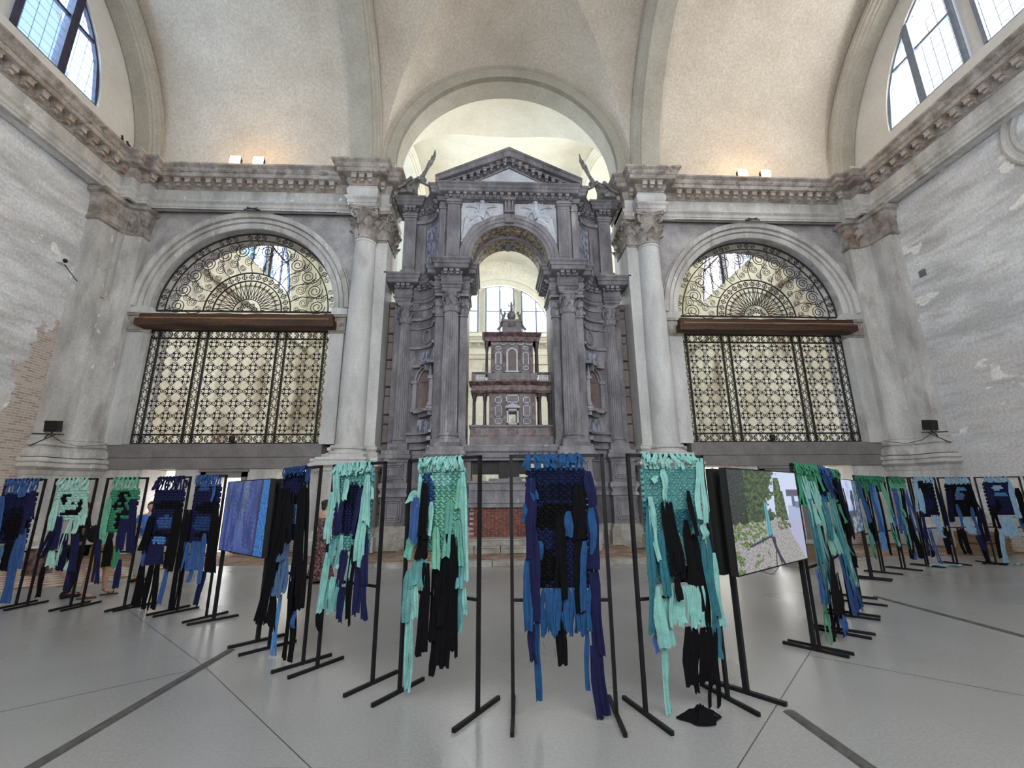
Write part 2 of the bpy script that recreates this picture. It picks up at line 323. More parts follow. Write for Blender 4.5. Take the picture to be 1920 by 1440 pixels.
FAB = dict(navy=(0.010,0.014,0.042), ink=(0.006,0.008,0.020), ink2=(0.012,0.013,0.046), black=(0.005,0.005,0.006), royal=(0.018,0.062,0.154), steelblue=(0.035,0.077,0.200), navyblue=(0.017,0.042,0.115), denim=(0.062,0.115,0.208), denim2=(0.042,0.077,0.138), sky=(0.069,0.177,0.369), aqua=(0.185,0.385,0.346), aqua2=(0.092,0.246,0.238), sea=(0.092,0.262,0.208), sea2=(0.123,0.308,0.223), petrol=(0.029,0.115,0.142), steel=(0.023,0.058,0.131), green=(0.042,0.185,0.100), green2=(0.108,0.292,0.192), mint=(0.277,0.462,0.392), lightblue=(0.215,0.338,0.446))
for k, c in list(FAB.items()):
    m = nmat('cloth_'+k, tuple(q*.85 for q in c), tuple(q*1.12 for q in c), 14, .95, .35, fine=(160, .18), gloss=.08)
    M['c_'+k] = m
def emis(name, col, s):
    m = bpy.data.materials.new(name); m.use_nodes = True; b = m.node_tree.nodes['Principled BSDF']; b.inputs['Base Color'].default_value = (0, 0, 0, 1)
    b.inputs['Emission Color'].default_value = (*col, 1); b.inputs['Emission Strength'].default_value = s; return m
M['lamp'] = emis('lamp_glow', (1, .70, .30), 9)
def vcol(name, s):
    m = bpy.data.materials.new(name); m.use_nodes = True; N = m.node_tree.nodes; b = N['Principled BSDF']; a = N.new('ShaderNodeVertexColor'); a.layer_name = 'pic'
    b.inputs['Base Color'].default_value = (.01,.01,.01,1); b.inputs['Roughness'].default_value = .25; m.node_tree.links.new(a.outputs[0], b.inputs['Emission Color']); b.inputs['Emission Strength'].default_value = s; return m
M['screen'] = vcol('screen_picture', .85)
# ================================================================== the shell
XW = 15.0; YB = -2.6; YF = 16.0; YF2 = 17.2; YM = 16.6; YFAR = 33.2
# floor: polished slab, old dirt strip beyond it
fl = thing('floor', None, None, (0, 0, 0), kind='structure')
part('slab', MB().box(-XW-.5, -3.55, YB-.5, 13.0, -.2, 0).box(-3.55, 3.75, YB-.5, 12.1, -.2, 0).box(3.75, XW+.5, YB-.5, 12.75, -.2, 0), M['floor'], fl)
part('dirt', MB().box(-XW-.5, XW+.5, 12.0, YF+.2, -.25, -.02), M['dirt'], fl)
jt = MB()
for a, b in (((-3.72, 5.5), (-1.0, 2.65)), ((2.85, 5.38), (.2, 2.6)), ((2.85, 5.38), (6.2, 8.9)), ((-3.72, 5.5), (-7.2, 8.8)), ((-3.72, 5.5), (-7.4, 2.4)), ((-7.2, 8.8), (-12, 4.2)), ((6.2, 8.9), (11, 4.4)), ((2.85, 5.38), (6.5, 1.9))):
    d = (Vector(b)-Vector(a)).normalized(); n = Vector((-d.y, d.x))*.004
    jt.add([(a[0]-n.x, a[1]-n.y, .0012), (b[0]-n.x, b[1]-n.y, .0012), (b[0]+n.x, b[1]+n.y, .0012), (a[0]+n.x, a[1]+n.y, .0012)], [(0, 1, 2, 3)])
part('joint', jt, M['gutter'], fl)
# checkered old tiles at the left
tm = [MB().box(-.148, .148, -.148, .148, 0, .02) for _ in range(2)]
tiles = []
for i in range(20):
    for j in range(13):
        x, y = -14.6+i*.3, 9.3+j*.3
        if y < 13.1-.0 and x < -9.0+(y-9.3)*.0 and len(tiles) < 300 and (x < -10.2 or y > 10.4):
            k = (i+j) % 2
            if len(tiles) < 2 and not any(t_[1] == k for t_ in tiles): o = piece('floor_tile', tm[k], M['tile1' if k else 'tile2'], fl, (x, y, -.008+.004*random.random()))
            else:
                src = [t_ for t_ in tiles if t_[1] == k]
                o = inst(src[0][0], fl, (x, y, -.008+.004*random.random())) if src else piece('floor_tile', tm[k], M['tile1' if k else 'tile2'], fl, (x, y, -.006))
            tiles.append((o, k))
# grey stone curb where the new floor ends
for x0, x1, y in ((-3.6, 0.1, 12.1), (0.1, 3.8, 12.1)):
    pass
cb = thing('curb', 'low worn stone curb along the floor edge before the altar steps', 'curb', (0, 12.2, 0))
for i in range(5):
    x0 = -3.6+i*1.48; q = piece('curb_stone', MB().box(-.73, .73, -.13, .13, 0, .12+.01*(i % 2)), M['step'], cb, (x0+.74, 12.22+.02*(i % 3), 0))
part('infill', MB().box(-3.6, 3.8, 12.35, 13.6, -.02, .10), M['dirt'], cb)

PROF = [(-.1,14.27),(.60,14.27),(.60,14.20),(.50,14.12),(.50,14.05),(.46,13.98),(.42,13.96),(.42,13.80),(.36,13.78),(.12,13.76),(.12,13.60),(.05,13.52),(.05,13.46),(0,13.44),(0,12.98),(.14,12.96),(.14,12.90),(.06,12.82),(.06,12.70),(.03,12.68),(.03,12.58),(-.1,12.58)]
mod = MB().box(-.095, .095, -.33, .03, -.08, .10).box(-.07, .07, -.24, .03, -.17, -.08).box(-.115, .115, -.35, .03, .06, .125)
MODSRC = {}
def modillions(parent, a, b, z, n=None, scale=1, mat='corn2', src='m'):
    """brackets along a run from a to b (plan), outward on the right"""
    a, b = Vector(a), Vector(b); L_ = (b-a).length; d = (b-a).normalized(); ang = atan2(d.y, d.x)
    n = n or max(1, round(L_/.62))
    for i in range(n):
        p = a+(b-a)*((i+.5)/n)
        if (src, mat) not in MODSRC: MODSRC[(src, mat)] = piece('modillion', mod, M[mat], parent, (p.x, p.y, z), (0, 0, ang), (scale,)*3)
        else: inst(MODSRC[(src, mat)], parent, (p.x, p.y, z), (0, 0, ang), (scale,)*3)
def entab(name, path, runs, mat='corn'):
    e = thing(name, None, None, (path[0][0], path[0][1], 12.5), kind='structure')
    part('cornice', MB().sweep(path, PROF[:13]+[(-.1, 13.46)]), M[mat], e); part('architrave', MB().sweep(path, [(-.1, 13.46), (0.02, 13.46)]+PROF[13:]), M['stone'], e)
    for a, b, n in runs: modillions(e, a, b, 13.68, n)
    return e
SX = -14.55
entab('trim_1', [(SX, YB), (SX, 14.95)], [((SX, 3.0), (SX, 14.95), 27)])
entab('trim_2', [(-SX, 14.95), (-SX, YB)], [((-SX, 14.95), (-SX, 3.0), 27)])
def front_path(s):
    p = [(SX, 14.95), (-14.1, 14.95), (-14.1, 15.3), (-13.75, 15.3), (-13.75, 15.65), (-6.15, 15.65), (-6.15, 15.15), (-5.15, 15.15), (-5.15, 15.65), (-4.75, 15.65), (-4.75, 17.55)]
    return p if s < 0 else [(-x, y) for x, y in p][::-1]
entab('trim_3', front_path(-1), [((-13.4, 15.65), (-6.75, 15.65), 17), ((-6.1, 15.15), (-5.2, 15.15), 3), ((-5.15, 15.62), (-4.8, 15.62), 1), ((-4.75, 15.7), (-4.75, 17.4), 4), ((-13.95, 15.15), (-13.75, 15.55), 1)])
entab('trim_4', front_path(1), [((6.75, 15.65), (13.4, 15.65), 17), ((5.2, 15.15), (6.1, 15.15), 3), ((4.8, 15.62), (5.15, 15.62), 1), ((4.75, 17.4), (4.75, 15.7), 4), ((13.75, 15.55), (13.95, 15.15), 1)])
# rounded frieze cushions over the two columns
for s in (-1, 1):
    c = MB()
    prof = [(.02, 13.44)]+[(.02+.07*sin(pi*k/8), 13.44-.46*k/8) for k in range(1, 8)]+[(.02, 12.98)]
    pth = [(-6.16, 15.6), (-6.16, 15.14), (-5.14, 15.14), (-5.14, 15.6)]
    if s > 0: pth = [(-x, y) for x, y in pth][::-1]
    top('trim_5' if s < 0 else 'trim_6', c.sweep(pth, [(-.2, 13.44)]+prof+[(-.2, 12.98)]), M['stonew'], kind='structure', smooth=True)

# front wall: two grilled bays, a wide opening between them for the altar
def arch_plate(mb, cx, cz, r, x0, x1, z0, z1, y0, y1, n=28):
    """wall from x0..x1, z0..z1 with a round-headed hole of radius r (hole goes down to z0)"""
    pts = [(cx+r*cos(pi*i/n), cz+r*sin(pi*i/n)) for i in range(n+1)]
    for i in range(n):
        a, b = pts[i], pts[i+1]; mb.prism([a, b, (b[0], z1), (a[0], z1)], y0, y1)
    mb.box(x0, cx-r, y0, y1, z0, z1); mb.box(cx+r, x1, y0, y1, z0, z1)
    return mb
for s, nm in ((-1, 'wall_front_left'), (1, 'wall_front_right')):
    w = thing(nm, None, None, (s*10, YF, 0), kind='structure')
    u = arch_plate(MB(), 10.02, 8.66, 3.36, 4.75, 15.1, 3.55, 14.2, YF, YF2)
    lo = MB().box(4.75, 7.0, YF, YF2, 0, 2.73).box(8.15, 9.2, YF, YF2, 0, 2.73).box(10.38, 11.45, YF, YF2, 0, 2.73).box(12.55, 15.1, YF, YF2, 0, 2.73).box(9.2, 10.38, YF, YF2, 2.45, 2.73)
    sill = MB().box(7.0, 8.15, YF+.02, YF2, 0, 1.12).box(11.45, 12.55, YF+.02, YF2, 0, 1.12)
    band = MB().box(6.6, 13.9, YF-.08, YF2, 2.73, 3.10).box(6.6, 13.9, YF-.05, YF2, 3.12, 3.58).box(6.6, 13.9, YF, YF2, 3.1, 3.13)
    if s < 0: u, lo, sill, band = u.mirror(), lo.mirror(), sill.mirror(), band.mirror()
    part('upper_wall', u, M['spand'], w); part('lower_wall', lo, M['stone'], w); part('brick_breast', sill, M['bwall'], w); part('stone_band', band, M['dado'], w)
    # archivolt, jamb strips
    a = MB().arc(10.02, 8.66, [(3.365, YF+.05), (3.365, YF-.05), (3.41, YF-.08), (3.56, YF-.08), (3.575, YF-.03), (3.60, YF-.03), (3.61, YF-.13), (3.74, YF-.13), (3.755, YF-.07), (3.78, YF-.07), (3.79, YF-.20), (3.87, YF-.24), (3.97, YF-.24), (3.98, YF-.12), (4.02, YF-.10), (4.02, YF+.05)], n=40)
    j = MB().box(6.16, 6.69, YF-.10, YF2-.3, 3.55, 7.70).box(13.35, 13.97, YF-.10, YF2-.3, 3.55, 7.70).box(6.1, 6.69, YF-.12, YF2-.3, 8.34, 8.68).box(13.35, 13.96, YF-.12, YF2-.3, 8.34, 8.68)
    imp = MB()
    for x0, x1 in ((6.06, 6.72), (13.32, 14.02)):
        imp.box(x0+.04, x1, YF-.20, YF+.8, 7.72, 8.25); imp.box(x0-.04, x1+.04, YF-.28, YF+.8, 8.25, 8.36); imp.box(x0, x1, YF-.16, YF+.8, 7.66, 7.73)
    fr = MB().box(13.98, 14.0, YF-.02, YF, 3.6, 12.5)
    # door surround
    dsu = MB().box(9.02, 9.2, YF-.07, YF+.3, 0, 2.62).box(10.38, 10.56, YF-.07, YF+.3, 0, 2.62).box(9.02, 10.56, YF-.07, YF+.3, 2.45, 2.64).box(8.98, 10.60, YF-.12, YF+.2, 2.62, 2.70)
    if s < 0: a, j, imp, dsu = a.mirror(), j.mirror(), imp.mirror(), dsu.mirror()
    part('archivolt', a, M['stone'], w, smooth=True); part('jamb_strip', j, M['stonew'], w); part('impost_block', imp, M['corn'], w)
    part('door_surround', dsu, M['dado'], w)
# lobby walls seen through the doorways: the passage under the nuns' gallery
    bk = MB().box(8.6, 11.0, YF2+1.2, YF2+1.3, 0, 2.8)
    bk2 = MB().box(6.2, 8.6, YF2+1.4, YF2+1.5, 0, 2.9).box(11.0, 13.6, YF2+1.4, YF2+1.5, 0, 2.9)
    if s < 0: bk, bk2 = bk.mirror(), bk2.mirror()
    top('trim_7' if s < 0 else 'trim_8', bk, M['door'], kind='structure'); top('trim_9' if s < 0 else 'trim_10', bk2, M['bwallc'], kind='structure')

# side walls with thermal windows in the lunettes
WC, WZ, WR = 9.0, 15.55, 4.95
def side_wall(name, s, mat, yc, y0, y1, wz=14.3):
    w = thing(name, None, None, (s*XW, yc, 0), kind='structure')
    lo = MB().box(XW, XW+1.2, y0, y1, 0, 12.6).box(XW-.40, XW+1.2, y0, y1, 12.62, 14.22)
    n = 36; lun = MB(); vs = []
    for k in range(n+1):
        t = pi*k/n; a = (yc+WR*cos(t), WZ+WR*sin(t)); ro = 7.6 if yc < 14 else 9.0
        b = (yc+ro*cos(t), WZ+ro*sin(t)); vs += [(XW, *a), (XW, *b), (XW+1.2, *a)]
    lun.add(vs, [(3*k, 3*k+1, 3*k+4, 3*k+3) for k in range(n)]+[(3*k, 3*k+3, 3*k+5, 3*k+2) for k in range(n)])
    lun.box(XW, XW+1.2, y0, y1, 14.2, WZ)
    if s < 0: lo, lun = lo.mirror(), lun.mirror()
    part('wall_face', lo, mat, w); part('lunette', lun, M['lunette'] if yc < 14 else M['farplaster'], w)
    return w
wl = side_wall('wall_left', -1, M['wallL'], WC, YB, YM)
wr = side_wall('wall_right', 1, M['wallR'], WC, YB, YM)
wfl = side_wall('wall_far_left', -1, M['farwall'], 25.0, YM, YFAR)
wfr = side_wall('wall_far_right', 1, M['farwall'], 25.0, YM, YFAR)
def thermal_window(name, s, yc, detailed, gl, fm, axis='x', cz=WZ, r=WR, xw=XW, pl='lunette'):
    """half-round window with two broad plaster mullions and metal frames"""
    w = thing(name, None, None, (0, 0, 0), kind='structure')
    def put(lbl, mb, m, **k):
        o = MB(); o.f = mb.f; o.m = mb.m
        # local (along, depth, z) -> world
        if axis == 'x': o.v = [(s*(xw+d), yc+a, z) for a, d, z in mb.v]
        else: o.v = [(yc+a, xw+d, z) for a, d, z in mb.v]
        return part(lbl, o, m, w, **k)
    mu = r*.355
    H = lambda a: sqrt(max(.01, r*r-a*a))
    for c in (-mu, mu):
        h = H(abs(c)-.3); put('mullion', MB().prism([(c-.32, cz), (c+.32, cz), (c+.32, cz+H(abs(c+.32))+.1), (c-.32, cz+H(abs(c-.32))+.1)], .25, .8), M[pl])
    for x0, x1 in ((-r, -mu-.32), (-mu+.32, mu-.32), (mu+.32, r)):
        mid = (x0+x1)/2; fmb = MB(); bars = []
        pts = [(x0, cz)]+[(x1, cz)]; k = 10
        arcp = [(x1+(x0-x1)*i/k, cz+H(x1+(x0-x1)*i/k)) for i in range(k+1)]
        poly = [(x0, cz), (x1, cz)]+arcp
        t = .09
        fmb.bar((x0, .14, cz+t/2), (x1, .14, cz+t/2), t)
        for i in range(k): fmb.bar((arcp[i][0], .14, arcp[i][1]), (arcp[i+1][0], .14, arcp[i+1][1]), t)
        for xx in (x0, x1):
            if H(xx) > .3: fmb.bar((xx, .14, cz), (xx, .14, cz+H(xx)), t)
        put('frame', fmb, M[fm])
        zz = cz+r*.46; xe = sqrt(max(0, r*r-(zz-cz)**2)); a, b = max(x0, -xe), min(x1, xe)
        put('transom', MB().bar((a, .14, zz), (b, .14, zz), .07), M[fm])
        put('glazing_bar', MB().bar((mid, .14, cz), (mid, .14, cz+H(mid)), (.19 if detailed else .08)), M[fm])
        if detailed:
            me = MB(); d = .33; i = 0
            y_ = x0+d/2
            while y_ < x1: me.bar((y_, .19, cz), (y_, .19, cz+H(y_)), .008, 3); y_ += d
            z_ = cz+d
            while z_ < cz+r:
                xe = sqrt(max(0, r*r-(z_-cz)**2)); a, b = max(x0, -xe), min(x1, xe)
                if b > a: me.bar((a, .19, z_), (b, .19, z_), .008, 3)
                z_ += d
            put('wire_mesh', me, M['frame'], kind='stuff')
        put('pane', MB().prism(poly, .16, .17), M[gl])
    return w
thermal_window('window_1', -1, WC, True, 'glassL', 'frame')
thermal_window('window_2', 1, WC, True, 'glassR', 'framel')
thermal_window('window_3', -1, 25.0, False, 'glassL', 'frame')
thermal_window('window_4', 1, 25.0, False, 'glassR', 'frame')

# vaults
VY, VZ, VR = 9.1, 14.9, 6.9
def zcross(x, y, sgn, yfront):
    q = 5.28**2-x*x
    return 15.25+sqrt(max(0, q))+.95*(1-math.exp(-.45*abs(y-yfront)))
def make_vault(name, yc, yfront, ysign, mat, ribmat, r=VR, both=False):
    v = thing(name, None, None, (0, yc, 15), kind='structure')
    n = 44
    def mainpt(x, t): return (x, yc+ysign*r*cos(t), VZ+r*sin(t))
    for xa, xb in ((-15.2, -5.28), (5.28, 15.2)):
        part('bay_vault', MB().grid(lambda a, b: mainpt(xa+(xb-xa)*a, pi*b), 2, n), mat, v, smooth=True)
    # middle bay: barrel cut by a cross vault rising from the great arch
    m1 = MB(); m2 = MB(); NX = 40; rows = []
    for i in range(NX+1):
        x = -5.28*cos(pi*i/NX)
        lo, hi = 0.02, pi/2                   # find angle where barrel meets cross vault
        f = lambda t: (VZ+r*sin(t))-zcross(x, yc+ysign*r*cos(t), ysign, yfront)
        for _ in range(40):
            md = (lo+hi)/2
            if f(md) < 0: lo = md
            else: hi = md
        t = (lo+hi)/2 if f(pi/2) > 0 else pi/2
        rows.append((x, t))
    K = 14
    vs = []; [vs.append(mainpt(x, t+((pi-t if both else pi)-t)*k/K)) for x, t in rows for k in range(K+1)]
    m1.add(vs, [(i*(K+1)+k, i*(K+1)+k+1, (i+1)*(K+1)+k+1, (i+1)*(K+1)+k) for i in range(NX) for k in range(K)])
    vs = []
    for x, t in rows:
        y1 = yc+ysign*r*cos(t)
        for k in range(K+1):
            y = yfront+(y1-yfront)*k/K; vs.append((x, y, zcross(x, y, ysign, yfront)))
    m2.add(vs, [(i*(K+1)+k, i*(K+1)+k+1, (i+1)*(K+1)+k+1, (i+1)*(K+1)+k) for i in range(NX) for k in range(K)])
    if both:
        vs = [(x, 2*yc-y, z) for x, y, z in vs]
        m2.add(vs, [(i*(K+1)+k, i*(K+1)+k+1, (i+1)*(K+1)+k+1, (i+1)*(K+1)+k) for i in range(NX) for k in range(K)])
    part('barrel', m1, mat, v, smooth=True); part('cross_vault', m2, mat, v, smooth=True)
    for x0, x1 in ((-6.42, -5.25), (5.25, 6.42), (-15.0, -14.05), (14.05, 15.0)):
        rr = r-.42 if abs(x0) < 10 and abs(x1) < 10 else r-.28
        inner = x1 if abs(x1) < abs(x0) else x0; outer = x0 if inner == x1 else x1; sg = 1 if inner > outer else -1
        pr = [(r+.1, outer), (rr+.06, outer), (rr, outer+sg*.06), (rr, inner-sg*.34), (rr+.06, inner-sg*.30), (rr+.06, inner-sg*.22), (rr+.12, inner-sg*.18), (rr+.14, inner-sg*.08), (rr+.20, inner-sg*.04), (rr+.20, inner), (r+.1, inner)]
        o = MB().arc(yc, VZ-.5, [(a, b) for a, b in pr], axis='x', n=48)
        part('rib', o, ribmat, v, smooth=True)
    return v
make_vault('ceiling', VY, YF, 1, M['vault'], M['vaultrib'])
make_vault('ceiling', 25.4, 17.6, -1, M['farplaster'], M['farplaster'], 7.8, True)
# flat ceiling behind, over the camera, and flat closing strips
top('ceiling', MB().box(-XW, XW, YB, VY-VR+.1, 14.2, 14.5), M['vault'], kind='structure')
top('ceiling', MB().box(-15.2, -5.0, 16.0, 17.7, 14.2, 14.9).box(5.0, 15.2, 16.0, 17.7, 14.2, 14.9), M['farplaster'], kind='structure')
# great arch between the two halls
ga = thing('trim_11', None, None, (0, YF, 14), kind='structure')
part('archivolt', MB().arc(0, 15.3, [(5.45, YF+.4), (5.45, YF-.02), (5.28, YF-.06), (5.22, YF-.06), (5.16, YF-.02), (5.04, YF-.04), (4.98, YF), (4.86, YF), (4.72, YF+.04), (4.72, YF+.3)], n=56), M['vaultrib'], ga, smooth=True)
part('intrados', MB().arc(0, 15.3, [(4.72, YF+.05), (4.72, 17.2), (5.6, 17.2), (5.6, 17.8)], n=56, cap=False), M['vaultrib'], ga, smooth=True)
part('arch_foot', MB().box(-5.5, -4.72, YF+.02, 17.3, 14.2, 15.32).box(4.72, 5.5, YF+.02, 17.3, 14.2, 15.32), M['vaultrib'], ga)
# jamb piers of the wide opening
for s in (-1, 1):
    p = MB().box(4.70, 5.15, 15.65, YF2+.2, 3.4, 12.58)
    if s < 0: p = p.mirror()
    top('trim_12' if s < 0 else 'trim_13', p, M['stonew'], kind='structure')

# back wall behind the camera with a big opening added to let the back fill in
top('wall_back', MB().box(-XW, -8.2, YB-.6, YB, 0, 14.4).box(8.2, XW, YB-.6, YB, 0, 14.4).box(-8.2, 8.2, YB-.6, YB, 13.2, 14.4).box(-8.2, 8.2, YB-.6, YB, 0, 3.0).box(-3, -2.6, YB-.5, YB, 3, 13.2).box(2.6, 3, YB-.5, YB, 3, 13.2), M['wall'], kind='structure')
# far wall with its thermal window over a cornice
fw = thing('wall_far', None, None, (0, YFAR, 0), kind='structure')
arch = MB(); arch_plate(arch, 0, 14.25, 4.05, -XW, XW, 14.25, 22.2, YFAR, YFAR+1)
arch.box(-XW, XW, YFAR, YFAR+1, 0, 14.25)
part('wall_face', arch, M['farwall'], fw)
part('archivolt', MB().arc(0, 14.25, [(4.05, YFAR+.1), (4.05, YFAR-.12), (4.5, YFAR-.12), (4.55, YFAR-.2), (4.95, YFAR-.2), (5.0, YFAR)], n=40), M['farplaster'], fw)
part('moulding', MB().sweep([(-XW, YFAR-.06), (XW, YFAR-.06)], [(d, z-.5) for d, z in PROF]), M['farplaster'], fw)
for i in range(14): modillions(fw, (-14+i*2, YFAR), (-12+i*2, YFAR), 13.2, 3, 1.0, 'farplaster', 'fm') if 5 <= i <= 8 else None
for x in (-5.5, 5.5, -3.2, 3.2): part('pilaster', MB().box(x-.5, x+.5, YFAR-.25, YFAR, 0, 11.6).box(x-.6, x+.6, YFAR-.35, YFAR, 11.6, 12.1), M['farplaster'], fw)
thermal_window('window_5', 1, 0, False, 'glassR', 'framel', axis='y', cz=14.25, r=4.05, xw=YFAR, pl='farplaster')
top('floor', MB().box(-XW-.5, XW+.5, YF+.15, YFAR+.5, -.2, -.001), M['step'], kind='structure')

# corner piers and their capitals
LEAF = MB()
def leaf_mesh(h=1.0, w=.5, curl=.35):
    m = MB(); vs = []; K = 6
    for k in range(K+1):
        t = k/K; ww = w*(.55+.55*sin(pi*min(1, t*.9+.1)))*.5*(1 if t < .85 else .75); out = .02+curl*(t**2.6); z = h*(t-.16*max(0, t-.75)*4*t)
        for q in (-1, -.5, 0, .5, 1): vs.append((q*ww, -(out+.05*(1-q*q))*1.0, z-(.07*abs(q) if t > .6 else 0)))
    fs = [(k*5+j, k*5+j+1, (k+1)*5+j+1, (k+1)*5+j) for k in range(K) for j in range(4)]
    m.add(vs, fs); return m
def volute_mesh(r=.1, t=.05, turns=1.6):
    m = MB(); pts = []
    for k in range(22):
        a = pi*.9-k/21*turns*2*pi; rr = r*(1-.75*k/21); pts.append((rr*cos(a), 0, rr*sin(a)))
    return m.tube([(-.9*r-r*.1, 0, -2.0*r)]+pts, t, 5, rf=lambda q: t*(1-.4*q))
def capital(parent, c, r, h, mat, nl=8, rz=0, joined=False, square=None, worn=False):
    """Corinthian capital round (x, y) from z up: bell, two rows of leaves, volutes, abacus"""
    x, y, z = c
    cap_ = part('capital', MB().lathe([(r*.98, 0), (r*1.1, h*.02), (r*1.1, h*.06), (r*.84, h*.08), (r*.84, h*.5), (r*1.0, h*.8), (r*1.2, h*.88)], (x, y, z), 20), M[mat], parent, smooth=True)
    ab = MB(); a_ = r*1.55; pts = []
    for k in range(4):
        t0 = pi/4+k*pi/2+rz; t1 = t0+pi/2; p0 = Vector((cos(t0), sin(t0)))*a_*1.28; p1 = Vector((cos(t1), sin(t1)))*a_*1.28; mid = (p0+p1)/2
        for q in (.04, .25, .5, .75, .96): v = p0.lerp(p1, q)-mid.normalized()*(.22*a_*(1-(2*q-1)**2)); pts.append((x+v.x, y+v.y))
    ab.ext(pts, z+h*.88, z+h*.94).ext([(x+(px-x)*1.05, y+(py-y)*1.05) for px, py in pts], z+h*.94, z+h)
    lf = leaf_mesh(h*.42, r*.78, r*.60); lf2 = leaf_mesh(h*.72, r*.70, r*.75); vo = volute_mesh(h*.13, h*.036)
    def tr(m, a, rad, zz, s=1):
        o = MB(); o.f = list(m.f); o.m = list(m.m); ca, sa = cos(a+pi/2), sin(a+pi/2)
        o.v = [(x+px*s*ca-(py-rad)*sa, y+px*s*sa+(py-rad)*ca, zz+pz) for px, py, pz in m.v]; return o
    if joined:
        j = MB()
        for k in range(nl):
            a = 2*pi*k/nl+rz; b = tr(lf, a, r*.92, z+h*.06); j.add(b.v, b.f)
            a += pi/nl; b = tr(lf2, a, r*.86, z+h*.06); j.add(b.v, b.f)
        for k in range(4):
            for s in (1,): a = pi/4+k*pi/2+rz; b = tr(vo, a, 0, z+h*.76); b.v = [(px+cos(a)*r*1.25, py+sin(a)*r*1.25, pz) for px, py, pz in b.v]; j.add(b.v, b.f)
        # turn volutes to the diagonals
        part('leaf', j, M[mat], cap_, kind='stuff', smooth=True)
    else:
        src = {}
        for k in range(nl):
            for key, m_, aa, rad in ((0, lf, 2*pi*k/nl+rz, r*.92), (1, lf2, 2*pi*(k+.5)/nl+rz, r*.86)):
                if worn and (k*7+key) % 5 == 1 and src.get(key): continue
                pos = (x+cos(aa)*rad, y+sin(aa)*rad, z+h*.06)
                if key in src: inst(src[key], cap_, pos, (0, 0, aa+pi/2))
                else: src[key] = piece('leaf', m_, M[mat], cap_, pos, (0, 0, aa+pi/2), smooth=True)
        for k in range(4):
            a = pi/4+k*pi/2+rz; piece('volute', vo, M[mat], cap_, (x+cos(a)*r*1.35, y+sin(a)*r*1.35, z+h*.76), (0, 0, a))
    part('abacus', ab, M[mat], cap_)
    return cap_
def col_base(parent, c, r, h, mat):
    x, y, z = c
    return part('base', MB().lathe([(r*1.38, 0), (r*1.42, h*.12), (r*1.38, h*.3), (r*1.15, h*.36), (r*1.12, h*.5), (r*1.24, h*.58), (r*1.26, h*.72), (r*1.12, h*.84), (r*1.05, h)], (x, y, z+.0), 32).box(x-r*1.42, x+r*1.42, y-r*1.42, y+r*1.42, z-h*.45, z), M[mat], parent, smooth=True)
